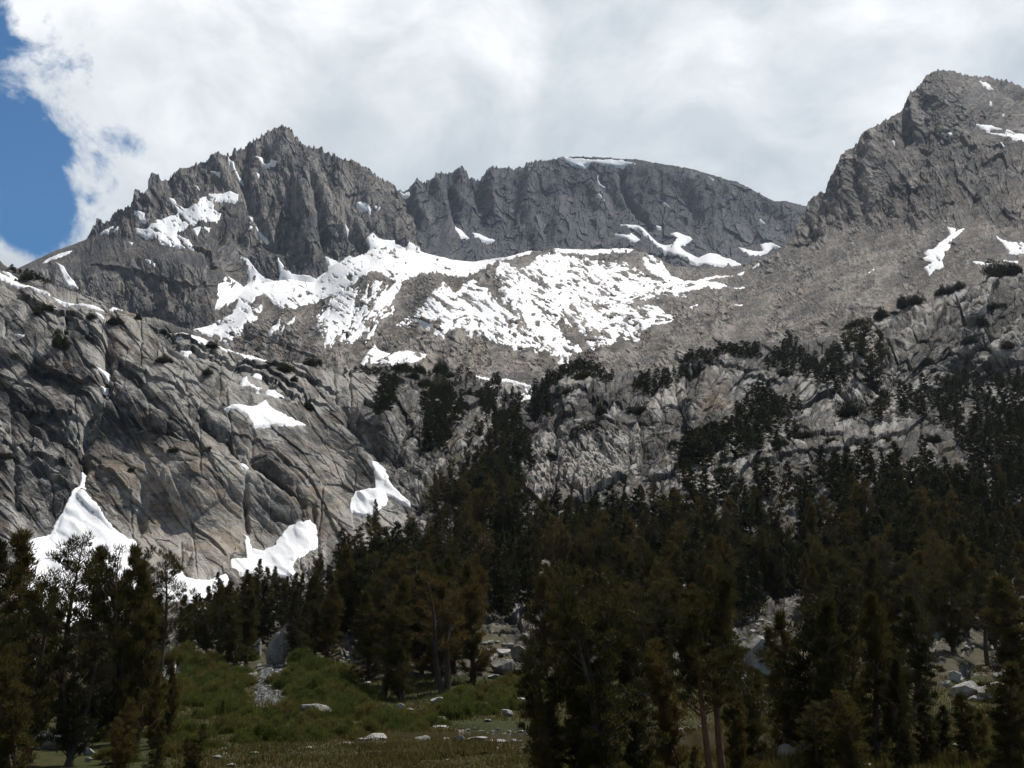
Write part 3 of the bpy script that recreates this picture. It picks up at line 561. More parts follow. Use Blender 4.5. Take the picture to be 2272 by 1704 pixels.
for pts, lab, sp in ((z2((-80, 1380), (0, 1300), (100, 1298), (90, 1360), (60, 1450), (30, 1540), (-20, 1600), (-110, 1660), (-95, 1560), (-120, 1500), (-60, 1420)), 'wide streaky snow patch on the left slope of the moraine', 0.1),
                     (z2((345, 1248), (385, 1250), (330, 1335), (250, 1425), (130, 1545), (45, 1645), (22, 1625), (110, 1530), (200, 1420), (240, 1350)), 'long diagonal snow streak down the moraine slope', 0.05),
                     (z2((325, 1415), (290, 1460), (248, 1492), (270, 1450)), 'short snow dash right of the long diagonal streak', 0),
                     (z2((225, 1515), (200, 1580), (150, 1620), (170, 1570)), 'short snow dash under the diagonal streak', 0),
                     (z5((210, 555), (225, 590), (310, 628), (250, 660), (110, 700), (140, 660), (180, 605)), 'pointed snow patch above the tree line left of centre', 0),
                     (z5((330, 628), (430, 618), (565, 650), (440, 705), (300, 700), (240, 670)), 'flat snow patch just behind the tree line trees', 0.1),
                     (z1((1835, 1485), (1800, 1550), (1755, 1592), (1738, 1580), (1775, 1525)), 'small oval snow patch on the brown moraine slope', 0),
                     (z1((1912, 1465), (1895, 1510), (1840, 1530), (1795, 1610), (1785, 1640), (1798, 1590)), 'narrow broken snow streak right of the oval patch', 0.05),
                     (z2((1335, 1026), (1500, 1033), (1880, 1028), (1850, 1048), (1700, 1057), (1500, 1060), (1400, 1047)), 'level snow bank on top of the moraine crest', 0),
                     (z2((1905, 1090), (2000, 1070), (2060, 1110), (2120, 1200), (2212, 1235), (2200, 1260), (2080, 1230), (1980, 1160)), 'mottled snow hollow right of the snow bank on the moraine', 0.2),
                     (z5((1885, 445), (1950, 418), (2005, 393), (2020, 402), (1960, 430), (1990, 436), (2140, 413), (2120, 424), (1940, 462)), 'forked snow streaks on the slabs right of the bowl', 0),
                     (z5((1795, 300), (1830, 282), (1915, 263), (1850, 288)), 'thin snow streak near the right edge of the bowl', 0),
                     (z5((1930, 280), (1970, 262), (2015, 253), (1985, 272)), 'tiny snow streak beside the right edge of the bowl', 0),
                     (z3((-60, 1545), (0, 1528), (100, 1525), (170, 1502), (330, 1488), (200, 1512), (140, 1528), (295, 1550), (250, 1572), (100, 1582), (0, 1598), (-90, 1600), (100, 1555), (60, 1542)), 'winding snow ribbons on the valley floor below the far wall', 0),
                     (z3((460, 1440), (520, 1405), (500, 1428)), 'short snow dash at the foot of the scree', 0), (z3((355, 1480), (410, 1465), (380, 1485)), 'tiny snow dash by the valley floor', 0),
                     (z3((345, 1565), (405, 1560), (380, 1572)), 'tiny snow spot right of the winding ribbons', 0),
                     (z6((50, 335), (100, 308), (95, 320)), 'tiny snow streak low on the scree slope', 0), (z6((308, 328), (395, 312), (350, 326)), 'thin level snow streak on the scree slabs', 0),
                     (z3((1925, 237), (1965, 245), (2015, 287), (1985, 290), (1950, 265)), 'small snow patch below the top of the right mountain', 0),
                     (z3((1995, 360), (2005, 370), (2002, 392), (1992, 385)), 'tiny upright snow dab on the right mountain', 0),
                     (z3((2080, 440), (2092, 452), (2070, 462)), 'tiny snow fleck high on the right mountain', 0),
                     (z3((1885, 507), (2000, 515), (2072, 545), (2000, 540), (1985, 562), (1950, 535)), 'thin snow streak across the upper right mountain', 0.05),
                     (z3((1998, 565), (2080, 580), (2100, 548), (2150, 580), (2300, 610), (2300, 680), (2212, 655), (2150, 622), (2060, 598)), 'long tapering snow patch at the right edge of the picture', 0.05),
                     (z3((1668, 567), (1742, 568), (1735, 582), (1690, 582)), 'small flat snow patch on the ledges of the right mountain', 0),
                     (z3((1360, 625), (1385, 612), (1375, 635)), 'tiny snow fleck on the left shoulder of the right mountain', 0),
                     (z3((2030, 648), (2060, 650), (2072, 668)), 'tiny snow dab below the long streaks', 0),
                     (z3((1725, 1180), (1775, 1195), (1760, 1213), (1825, 1188), (1755, 1255), (1712, 1330), (1692, 1370), (1680, 1400), (1692, 1430), (1640, 1450), (1598, 1485), (1568, 1440), (1630, 1410), (1545, 1395), (1600, 1370), (1545, 1350), (1640, 1320), (1660, 1300), (1740, 1230)), 'ragged ladder-shaped snow patch on the scree of the right mountain', 0.08),
                     (z3((2025, 1228), (2100, 1265), (2300, 1275), (2300, 1365), (2212, 1345), (2120, 1335), (2090, 1290)), 'wedge of snow at the right edge under the outcrop', 0.05),
                     (z3((1875, 1398), (2005, 1410), (1990, 1423), (1900, 1414)), 'thin level snow strip right of the ladder-shaped patch', 0),
                     (z3((2078, 1383), (2172, 1393), (2150, 1405)), 'small snow strip under the wedge of snow', 0),
                     (z3((1188, 1487), (1240, 1457), (1225, 1475)), 'small slanting snow dash alone on the scree', 0)):
    LB.snow('snow_patch', pts, M_snow_far, lab, 1.7, 1.6, sp, base=1.0)
# ================================================================== the near country: cliff on the left, rocky hillside, forest floor, meadow
POND = [(1000, 1626), (1100, 1620), (1240, 1618), (1420, 1624), (1560, 1625), (1700, 1629), (1765, 1634), (1765, 1658), (1640, 1654), (1560, 1652), (1400, 1649), (1240, 1644), (1130, 1643), (1060, 1641), (1000, 1636), (850, 1634), (850, 1628)]
def flatY(py): return CAMZ / math.tan(math.atan((py - 852) / F) - PITCH)
ctrl = []
for x in (-300, 500, 1200, 1900, 2600):
    for y in (1900, 1704, 1640, 1600): ctrl.append((x, y, flatY(y)))
for x in (-300, 200, 500, 900, 1300, 1700, 2150, 2600): ctrl.append((x, 1555, 109))
ctrl += [(500, 1500, 131), (500, 1440, 158), (500, 1380, 195), (500, 1320, 250), (300, 1330, 265), (200, 1370, 235), (80, 1400, 215), (-300, 1400, 190), (100, 1480, 140), (-300, 1480, 135),
         (80, 1340, 270), (200, 1290, 290), (300, 1265, 308), (550, 1270, 295), (690, 1190, 320), (0, 1210, 322), (-300, 1250, 300), (0, 1000, 372), (0, 800, 428), (0, 600, 520), (-300, 520, 580),
         (200, 1060, 362), (200, 1000, 380), (200, 800, 420), (240, 680, 475), (450, 1100, 348), (450, 900, 395), (480, 760, 470), (650, 1100, 356), (650, 950, 400), (700, 820, 510),
         (800, 1150, 325), (800, 1000, 385), (900, 1000, 372), (900, 880, 440), (900, 826, 540), (1000, 1150, 288), (1050, 1050, 338), (1100, 950, 425), (1150, 862, 560),
         (1200, 1100, 300), (1300, 1000, 352), (1250, 900, 425), (1250, 826, 540), (1400, 1050, 315), (1400, 900, 400), (1368, 826, 530), (1430, 950, 362), (1550, 1050, 300), (1550, 950, 345), (1550, 860, 395), (1512, 800, 520),
         (1677, 764, 540), (1700, 850, 440), (1700, 980, 345), (1650, 1060, 285), (1850, 962, 325), (1850, 935, 385), (2100, 970, 330), (2100, 945, 390), (1850, 1060, 268), (2000, 1075, 258), (2000, 850, 455), (1950, 720, 600), (2000, 780, 500), (2272, 608, 620), (2272, 800, 470), (2272, 1000, 335), (2200, 700, 530), (2600, 500, 680), (2600, 900, 400)]
for x in (900, 1300, 1700, 2100, 2600): ctrl += [(x, 1250, 215 if x > 1000 else 225), (x, 1330, 175), (x, 1410, 148), (x, 1480, 129)]
crest = [(-320, 520), (-60, 572)] + z4((0, 28), (30, 60), (90, 70), (150, 90), (300, 170), (500, 230), (700, 310), (800, 350), (900, 380), (1000, 400), (1180, 465), (1400, 540), (1550, 640), (1700, 685), (1850, 710), (2000, 720), (2212, 722)) + z5((400, 745), (700, 745), (870, 765), (1000, 805), (1200, 832), (1300, 800), (1420, 720), (1550, 735), (1700, 765), (1770, 745), (2212, 700)) + z6((0, 655), (200, 605), (480, 565), (700, 545), (1000, 505), (1250, 425), (1370, 370), (1500, 320), (1600, 280), (1750, 240), (1900, 175), (2212, 105)) + [(2600, 470)]
L = Layer(crest, 1900, ctrl, -320, 2600, 1.45, 760, jag=(2.2, 14), split=(1330, 560))
px, py = L.px, L.py; L.gain = 0.72
wpx = px + fbm(px, py, 50, 4, 26) * 26; wpy = py + fbm(px + 30, py, 50, 4, 28) * 20
rockmask = sm01(-(py + fbm(px, py, 70, 4, 29) * 60), -1450, -1330)
rockmask = np.maximum(rockmask, sm01(fbm(px, py, 36, 4, 33), 0.12, 0.4) * 0.8 * sm01(-py, -1540, -1480))
meadow = sm01(py, 1470, 1530)
leftw = sm01(-px, -960, -800)
# big forms
L.h += fbm(px, py, 170, 3, 36, 0.5) * 14 * rockmask * sm01(py - L.ridge, -10, 60)
lowc = 1 - 0.45 * sm01(sdist(wpx, wpy, [(210, 950), (700, 930), (860, 1040), (800, 1260), (280, 1280)]), -40, 40)
# left cliff: slabs and joints falling to the lower right
cliff_relief(L, rockmask * leftw * lowc * 0.88, px, py, (95, 46, 22, 11, 5.5), (22, 13, 6.0, 2.2, 0.8), 3.4, 0.80, 400, warp=10, tilt=0.85, crackd=0.22)
cliff_relief(L, rockmask * leftw * 0.6 * lowc, px, py, (60, 18), (6, 2.6), 3.0, 0.32, 450, warp=12, tilt=0.6)
# right hillside: rounded blocky granite
rw_ = rockmask * (1 - leftw)
cliff_relief(L, rw_, px, py, (80, 38, 19, 9, 5), (27, 18, 8.5, 3.2, 1.2), 1.35, -0.75, 500, warp=16, tilt=0.7, crackd=0.6)
L.h += rw_ * fbm(px - py * 0.5, py * 0.6, 40, 3, 91, 0.5, True) * 2
for l, w_, a_ in ((z4((700, 440), (690, 600), (680, 800), (660, 920), (570, 1050), (540, 1250), (530, 1400), (450, 1560)), 11, -26), (z4((620, 900), (500, 1080), (420, 1200)), 26, 12),
                  (z4((730, 880), (830, 980), (900, 1070), (1100, 1120), (1220, 1170)), 9, -15), (z4((900, 820), (1000, 960), (1120, 1040)), 8, -8), (z4((1260, 1030), (1480, 1170), (1560, 1290), (1600, 1380)), 8, -15),
                  (z4((1640, 1310), (1780, 1420), (1930, 1530), (1960, 1640)), 10, -20), (z4((1630, 1110), (1640, 1350)), 5, -9), (z4((1590, 1420), (1590, 1640)), 5, -10), (z4((300, 1140), (420, 1170), (520, 1170)), 9, -16), (z4((180, 1060), (270, 1160), (300, 1240)), 7, -11),
                  (z4((60, 1100), (90, 1400), (110, 1659)), 8, -13), (z4((270, 1380), (380, 1420), (480, 1440)), 12, -14), (z4((930, 1450), (930, 1659)), 6, -7), (z4((1060, 1380), (1080, 1659)), 5, -5), (z4((1150, 1480), (1260, 1640)), 5, -7),
                  (z7((1590, -80), (1590, 130)), 6, -14), (z7((930, 20), (900, 120), (880, 160)), 10, -14), (z7((2015, -60), (2035, 100), (2040, 220)), 6, -12), (z7((1740, 20), (1850, 50), (1960, 20)), 7, -15),
                  (z7((1320, 440), (1400, 405), (1470, 400)), 4, -9), (z7((1180, 220), (1240, 260), (1190, 400)), 5, -6),
                  (z5((0, 990), (60, 1080), (140, 1180), (200, 1240), (240, 1320)), 12, -22), (z5((330, 870), (360, 950), (260, 1150)), 18, 14), (z5((1050, 860), (1020, 1050), (900, 1200), (820, 1330), (640, 1480)), 30, -24), (z5((560, 1000), (560, 1200), (520, 1300)), 18, -12), (z5((700, 1050), (760, 1180), (740, 1330)), 20, 12),
                  (z5((1300, 850), (1330, 980)), 14, 10), (z5((1880, 920), (1840, 1080), (1850, 1300), (1790, 1380)), 16, -20), (z5((1600, 930), (1700, 960), (1850, 940)), 9, -14),
                  (z6((500, 420), (300, 480), (0, 650)), 12, 8), (z6((150, 700), (120, 900), (60, 980)), 14, 12), (z6((300, 760), (240, 900), (180, 1100)), 16, 14), (z6((240, 740), (180, 860)), 6, -9), (z6((440, 800), (420, 1000)), 12, -12), (z6((110, 700), (60, 900)), 5, -9), (z6((620, 850), (640, 1000), (700, 1060)), 22, -14),
                  (z6((1360, 480), (1500, 430), (1720, 400)), 8, -14), (z6((1600, 330), (1620, 430)), 6, -10), (z6((1760, 260), (1800, 420), (2000, 420)), 26, 14), (z6((1480, 300), (1540, 400)), 16, 10), (z6((1400, 550), (1390, 680)), 12, -13), (z6((1880, 760), (1950, 860)), 18, 14), (z6((1300, 560), (1250, 760), (1320, 1000)), 26, -18), (z6((1780, 690), (1900, 720)), 10, -14)):
    bump_line(L, l, w_, a_)
step_line(L, z4((540, 1240), (530, 1400), (440, 1560), (380, 1640)), 14, 50, 1)
step_line(L, z4((640, 1130), (700, 950), (700, 700), (720, 500)), 6, 60, -1)
step_line(L, z4((720, 890), (830, 980), (960, 1090), (1220, 1180)), 15, 40, -1, 7)
step_line(L, z4((1260, 1020), (1480, 1160), (1560, 1290)), 13, 40, -1); step_line(L, z4((1640, 1300), (1930, 1540)), 18, 40, -1)
step_line(L, z4((0, 640), (250, 720), (500, 800), (660, 830)), 12, 40, -1, 9); step_line(L, z4((100, 240), (400, 400), (690, 560)), 10, 30, -1, 9)
step_line(L, z4((1100, 560), (1500, 740), (2000, 960)), 11, 30, -1, 8); step_line(L, z4((900, 400), (1300, 620), (1700, 780), (2212, 1010)), 9, 26, -1, 8)
step_line(L, z6((0, 740), (180, 690), (440, 780), (720, 800)), 8, 40, -1, 9); step_line(L, z5((200, 760), (700, 880), (1180, 900)), 8, 30, -1, 9); step_line(L, z5((1300, 880), (1850, 930)), 8, 36, -1, 9)
for l, a_ in ((z4((30, 880), (260, 1000), (560, 1090)), 11), (z4((0, 1150), (200, 1240), (480, 1380)), 12), (z4((760, 640), (1000, 780), (1250, 900)), 8), (z4((1180, 1060), (1330, 1240), (1420, 1420)), 8), (z4((600, 1330), (800, 1460), (930, 1640)), 9), (z4((1000, 1200), (1120, 1330)), 7), (z7((1480, 320), (1560, 200)), -6), (z5((300, 880), (420, 1060), (520, 1250)), 10), (z4((1700, 700), (1950, 800), (2212, 900)), 9), (z4((1240, 1480), (1330, 1640)), 7)): step_line(L, l, a_, 34, -1, 9)
jr = random.Random(31)
for k in range(95):
    x = jr.uniform(0, 900); y = jr.uniform(640 + x * 0.2, 1260); a = jr.choice((0.75, 0.85, 0.95, 1.55, 1.5, 0.2)) + jr.uniform(-0.12, 0.12); l = jr.uniform(40, 190)
    bump_line(L, [(x, y), (x + math.cos(a) * l * 0.5, y + math.sin(a) * l * 0.5 + jr.uniform(-6, 6)), (x + math.cos(a) * l, y + math.sin(a) * l)], jr.uniform(1.8, 3.6), -jr.uniform(2.5, 6), 2.5)
warm = sm01(sdist(wpx, wpy, [(190, 1010), (330, 960), (560, 1000), (560, 1100), (540, 1260), (330, 1250), (300, 1180), (210, 1100)]), -30, 30)
warm = np.maximum(warm, sm01(sdist(wpx, wpy, [(230, 680), (330, 720), (360, 800), (240, 790)]), -15, 20) * 0.7); warm = np.maximum(warm, sm01(sdist(wpx, wpy, [(600, 1010), (800, 1000), (780, 1180), (700, 1230), (650, 1100)]), -25, 30) * 0.7)
warm = np.maximum(warm, sm01(sdist(wpx, wpy, z6((80, 880), (250, 820), (330, 980), (100, 1050))), -20, 20) * 0.9); warm = np.maximum(warm, sm01(sdist(wpx, wpy, z5((1200, 1330), (1600, 1330), (1600, 1500), (1230, 1480))), -15, 20) * 0.3)
L.attrs['warm'] = warm * 0.55
# talus and forest floor: blocks and bumps
tal = sm01(sdist(wpx, wpy, z5((1230, 1150), (1500, 1150), (1850, 1080), (1830, 1400), (1700, 1490), (1230, 1470))), -15, 15)
tal = np.maximum(tal, sm01(sdist(wpx, wpy, z8((350, 440), (600, 220), (700, 400), (650, 560), (300, 560))), -10, 10))
tal = np.maximum(tal, sm01(sdist(wpx, wpy, z6((1000, 800), (1420, 700), (1420, 1050), (1000, 1000))), -10, 10))
hb, rb, cb = facets(px, py, 7, 610, 1.4, 0.2, 0.9); hc, rc, cc = facets(px, py, 12, 620, 1.3, 0.3, 0.9)
L.h += tal * (hb * 6 + hc * 6); L.tint += tal * ((rb - 0.5) * 0.7 + 0.1)
soil = (1 - rockmask) * (1 - tal)
soil = np.maximum(soil, 0.75 * sm01(fbm(px, py, 30, 4, 44), 0.3, 0.5) * sm01(py, 860, 1000) * (1 - leftw) * (1 - tal))
L.h += soil * (1 - meadow) * fbm(px, py, 40, 4, 46) * 4
L.h += meadow * (fbm(px, py * 2.5, 60, 3, 47) * 0.8)
L.h -= meadow * 0.6
pondm = sm01(sdist(px + fbm(px, py, 30, 3, 88) * 9, py + fbm(px, py, 30, 3, 89) * 2, POND), -2.5, 2.5); L.h -= pondm * 6
L.attrs['soil'] = soil
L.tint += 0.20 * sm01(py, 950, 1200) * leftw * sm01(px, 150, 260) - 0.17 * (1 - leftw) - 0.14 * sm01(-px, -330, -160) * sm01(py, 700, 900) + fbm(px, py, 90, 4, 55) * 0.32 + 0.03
L.finish(10)
isl = (px < 930).astype(f4); ism = (py > 1500).astype(f4); 
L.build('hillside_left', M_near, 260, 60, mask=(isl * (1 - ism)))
sp_ = np.where((px > 930 - 2.0)[...], 1, 0) * (1 - ism)
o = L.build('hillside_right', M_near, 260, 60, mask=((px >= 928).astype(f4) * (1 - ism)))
LN = L
def meadow_mat():
    m, g, b = new_mat('meadow'); co = g.n('ShaderNodeTexCoord').outputs['Object']
    a = g.noise(co, 0.07, 5, 0.6, 0.5); c = g.noise(co, 1.3, 5, 0.7); d = g.noise(co, 9.0, 3, 0.7)
    v = g.m('ADD', g.m('MULTIPLY', a, 0.55), g.m('ADD', g.m('MULTIPLY', c, 0.3), g.m('MULTIPLY', d, 0.15)))
    col = g.ramp(v, [(0.38, (0.026, 0.036, 0.008)), (0.47, (0.050, 0.056, 0.014)), (0.55, (0.068, 0.060, 0.022)), (0.64, (0.085, 0.064, 0.034))])
    g.put(b.inputs['Base Color'], col); bump(g, b, g.m('ADD', d, c), 1.0, 0.25); return m
M_meadow = meadow_mat()
L.build('meadow', M_meadow, 1, 1, mask=(py > 1497).astype(f4))
# snow on the near rocks
big = [(186, 1040), (189, 1080), (187, 1088), (200, 1105), (215, 1125), (225, 1140), (240, 1165), (262, 1187), (302, 1206), (313, 1234), (320, 1261), (316, 1300), (320, 1345), (150, 1380), (60, 1345), (62, 1200), (79, 1189), (110, 1179), (124, 1155), (140, 1134), (160, 1095), (175, 1075), (182, 1040)]
for pts, lab, th, sp in ((big, 'large fan of old snow under the dark cleft of the left cliff', 2.6, 0),
                     (z7((960, 520), (1100, 395), (1165, 393), (1190, 440), (1270, 470), (1350, 450), (1460, 415), (1490, 500), (1300, 600), (1000, 600)), 'low snow bank at the foot of the left cliff behind the trees', 2.4, 0),
                     (z7((1572, 138), (1600, 150), (1622, 230), (1700, 235), (1770, 210), (1830, 120), (1870, 85), (1960, 78), (2000, 52), (2030, 80), (2035, 220), (1950, 290), (1880, 360), (1912, 400), (1870, 440), (1800, 412), (1600, 415), (1485, 385), (1490, 320), (1592, 300), (1578, 200)), 'boot-shaped snowfield against the foot of the cliff', 2.6, 0),
                     (z5((188, 1330), (215, 1315), (270, 1360), (300, 1440), (350, 1500), (450, 1580), (400, 1578), (290, 1540), (295, 1610), (240, 1662), (150, 1685), (50, 1665), (58, 1560), (80, 1520), (212, 1500), (210, 1420)), 'snow patch with a tall pointed horn beside a small pine', 2.4, 0),
                     (z4((1448, 990), (1490, 970), (1610, 985), (1650, 975), (1700, 948), (1740, 990), (1830, 1030), (1980, 1080), (1920, 1092), (1840, 1103), (1780, 1087), (1640, 1102), (1600, 1060), (1540, 1020)), 'wing-shaped snow patch on a ledge high on the cliff', 2.4, 0),
                     (z4((-120, 80), (0, 118), (100, 168), (200, 208), (330, 268), (475, 300), (440, 305), (300, 285), (200, 243), (100, 203), (0, 168), (-120, 130)), 'long snow ribbon along the top of the left hillside', 2.2, 0),
                     (z4((15, 98), (60, 108), (105, 140), (60, 142)), 'small snow strip above the long ribbon', 2.0, 0),
                     (z4((478, 303), (600, 322), (668, 350), (620, 358), (500, 322)), 'snow strip continuing the long ribbon to the right', 2.0, 0),
                     (z4((718, 333), (792, 358), (700, 358)), 'small snow strip near the ridge bushes', 1.8, 0),
                     (z4((598, 373), (650, 378), (683, 415), (640, 408)), 'small snow patch left of the ridge bush', 1.8, 0),
                     (z4((345, 338), (412, 376), (370, 360)), 'small snow streak below the long ribbon', 1.8, 0),
                     (z4((100, 518), (168, 524), (130, 538)), 'tiny snow patch on the far left rocks', 1.8, 0),
                     (z4((600, 706), (640, 702), (688, 712), (686, 762), (650, 732)), 'small snow patch in the upper cleft', 2.2, 0),
                     (z4((652, 825), (674, 832), (670, 850)), 'tiny snow spot in the cleft', 1.8, 0),
                     (z4((1088, 500), (1160, 508), (1300, 548), (1400, 588), (1500, 623), (1705, 686), (1600, 668), (1450, 608), (1330, 594), (1170, 545)), 'long thin snow streak on the ridge line left of centre', 2.0, 0),
                     (z4((1552, 808), (1580, 803), (1602, 850), (1700, 890), (1600, 872), (1556, 858)), 'curved snow strip above the wing-shaped patch', 2.0, 0),
                     (z4((1598, 794), (1640, 790), (1668, 812), (1630, 808)), 'tiny snow dash over the curved strip', 1.8, 0),
                     (z4((1705, 888), (1760, 883), (1825, 926), (1770, 910)), 'small snow strip right of the curved strip', 1.8, 0),
                     (z4((1548, 1315), (1590, 1318), (1622, 1356), (1580, 1368)), 'small snow patch stuck in the cliff below the ledge', 2.2, 0),
                     (z4((1172, 612), (1225, 626), (1190, 634)), 'tiny snow fleck on the slabs under the ridge streak', 1.8, 0),
                     (z5((865, 765), (950, 782), (1020, 808), (1100, 798), (1228, 835), (1205, 855), (1100, 828), (1030, 818), (950, 802)), 'snow strip in the gap where the stream gully begins', 2.4, 0),
                     (z5((1145, 870), (1190, 850), (1185, 880), (1150, 900)), 'small snow patch at the head of the tree-filled gully', 2.2, 0.05),
                     (z6((1310, 1487), (1420, 1470), (1510, 1450), (1490, 1475), (1320, 1500)), 'small snow patch among the dark trees on the right', 2.4, 0.05)):
    LN.snow('snow_patch', pts, M_snow_near, lab, th * 1.25, 2.0, sp, blur=11)
# plain ground far below and around everything
m, g_, b_ = new_mat('ground'); b_.inputs['Base Color'].default_value = (0.08, 0.07, 0.05, 1)
co_ = g_.n('ShaderNodeTexCoord').outputs['Object']; g_.put(b_.inputs['Base Color'], g_.ramp(g_.noise(co_, 0.05, 6, 0.7), [(0.4, (0.04, 0.04, 0.02)), (0.6, (0.12, 0.10, 0.07))]))
S_ = 16000
gv = np.array([[[-S_, S_, -1.2], [S_, S_, -1.2]], [[-S_, -S_, -1.2], [S_, -S_, -1.2]]], f4)
tag(grid_mesh('ground', gv, m), kind='structure')
# ------------------------------------------------------------------ plant materials
def foliage_mat(name, cols, trans=0.25):
    m, g, b = new_mat(name); oi = g.n('ShaderNodeObjectInfo'); co = g.n('ShaderNodeTexCoord').outputs['Object']
    n = g.noise(co, 0.9, 3, 0.6); r = g.m('ADD', g.m('MULTIPLY', oi.outputs['Random'], 0.6), g.m('MULTIPLY', n, 0.55))
    c = g.ramp(r, cols); g.put(b.inputs['Base Color'], c); b.inputs['Roughness'].default_value = 0.7; b.inputs['Specular IOR Level'].default_value = 0.1
    t = g.n('ShaderNodeBsdfTranslucent'); g.put(t.inputs[0], c); mx = g.n('ShaderNodeMixShader'); mx.inputs[0].default_value = trans
    o = [x for x in m.node_tree.nodes if x.type == 'OUTPUT_MATERIAL'][0]
    g.nt.links.new(b.outputs[0], mx.inputs[1]); g.nt.links.new(t.outputs[0], mx.inputs[2]); g.nt.links.new(mx.outputs[0], o.inputs[0]); return m
M_needle = foliage_mat('pine_needles', [(0.12, (0.018, 0.020, 0.010)), (0.45, (0.044, 0.042, 0.012)), (0.65, (0.070, 0.058, 0.015)), (0.90, (0.090, 0.064, 0.018))], 0.30)
M_far_needle = foliage_mat('scrub_needles', [(0.2, (0.020, 0.024, 0.010)), (0.8, (0.044, 0.042, 0.013))], 0.2)
M_willow = foliage_mat('willow_leaves', [(0.15, (0.060, 0.082, 0.018)), (0.55, (0.108, 0.122, 0.026)), (0.95, (0.15, 0.115, 0.036))], 0.3)
M_grass = foliage_mat('grass_blades', [(0.2, (0.040, 0.058, 0.010)), (0.55, (0.080, 0.078, 0.020)), (0.85, (0.14, 0.105, 0.036))], 0.3)
def bark_mat(name, a, b2):
    m, g, b = new_mat(name); co = g.n('ShaderNodeTexCoord').outputs['Object']
    n = g.noise(g.mapping(co, scale=(1, 1, 0.2)), 6, 5, 0.7); g.put(b.inputs['Base Color'], g.ramp(n, [(0.35, a), (0.65, b2)])); bump(g, b, n, 1.0, 0.06); return m
M_bark = bark_mat('bark', (0.045, 0.033, 0.026), (0.12, 0.085, 0.065)); M_redbark = bark_mat('bark_red', (0.09, 0.045, 0.028), (0.24, 0.125, 0.075))
M_dead = bark_mat('dead_wood', (0.24, 0.22, 0.20), (0.50, 0.47, 0.43))
def raw_mesh(name, V, Q, mat, n=3, smooth_=False):
    V = np.asarray(V, f4).reshape(-1, 3); Q = np.asarray(Q, np.int32)
    me = bpy.data.meshes.new(name); me.vertices.add(len(V)); me.vertices.foreach_set('co', V.ravel())
    me.loops.add(Q.size); me.loops.foreach_set('vertex_index', Q.ravel())
    me.polygons.add(len(Q)); me.polygons.foreach_set('loop_start', np.arange(0, Q.size, n, dtype=np.int32)); me.polygons.foreach_set('loop_total', np.full(len(Q), n, np.int32))
    me.polygons.foreach_set('use_smooth', np.full(len(Q), smooth_, bool)); me.update(calc_edges=True)
    if mat: me.materials.append(mat)
    return me
class Tubes:
    def __init__(s): s.V = []; s.Q = []; s.k = 0
    def add(s, pts, rad, sides=6):
        pts = np.asarray(pts, float); m = len(pts)
        T = np.gradient(pts, axis=0); T /= np.maximum(np.linalg.norm(T, axis=1, keepdims=True), 1e-9)
        up = np.array([0.13, 0.97, 0.2]); A = np.cross(T, up); A /= np.maximum(np.linalg.norm(A, axis=1, keepdims=True), 1e-9); B = np.cross(T, A)
        th = np.arange(sides) * 2 * math.pi / sides
        ring = pts[:, None] + (A[:, None] * np.cos(th)[None, :, None] + B[:, None] * np.sin(th)[None, :, None]) * np.asarray(rad)[:, None, None]
        s.V.append(ring.reshape(-1, 3))
        for i in range(m - 1):
            for j in range(sides):
                a = s.k + i * sides + j; b = s.k + i * sides + (j + 1) % sides
                s.Q.append((a, b, b + sides, a + sides))
        s.k += m * sides
    def mesh(s, name, mat): return raw_mesh(name, np.concatenate(s.V), s.Q, mat, 4, True)
def tufts(rs, cen, rad, per, ln, wd, up=0.5, squash=0.75):
    """sprays of needles: 'per' thin triangles scattered in each bough's volume and pointing out of it"""
    n = len(cen); c = np.repeat(cen, per, 0); r = np.repeat(rad, per)[:, None]
    d = rs.normal(size=(n * per, 3)); d /= np.linalg.norm(d, axis=1, keepdims=True)
    p = c + d * r * (rs.rand(n * per, 1) ** 0.45) * np.array([1, 1, squash])
    o = d * 0.6 + np.array([0, 0, up]) + rs.normal(size=d.shape) * 0.25; o /= np.linalg.norm(o, axis=1, keepdims=True)
    sd_ = np.cross(o, rs.normal(size=d.shape)); sd_ /= np.maximum(np.linalg.norm(sd_, axis=1, keepdims=True), 1e-9)
    L_ = ln * (0.6 + 0.8 * rs.rand(n * per, 1)); W_ = wd * (0.6 + 0.8 * rs.rand(n * per, 1))
    a = p - sd_ * W_ / 2; b = p + sd_ * W_ / 2; t = p + o * L_
    return np.stack([a, b, t], 1).reshape(-1, 3)
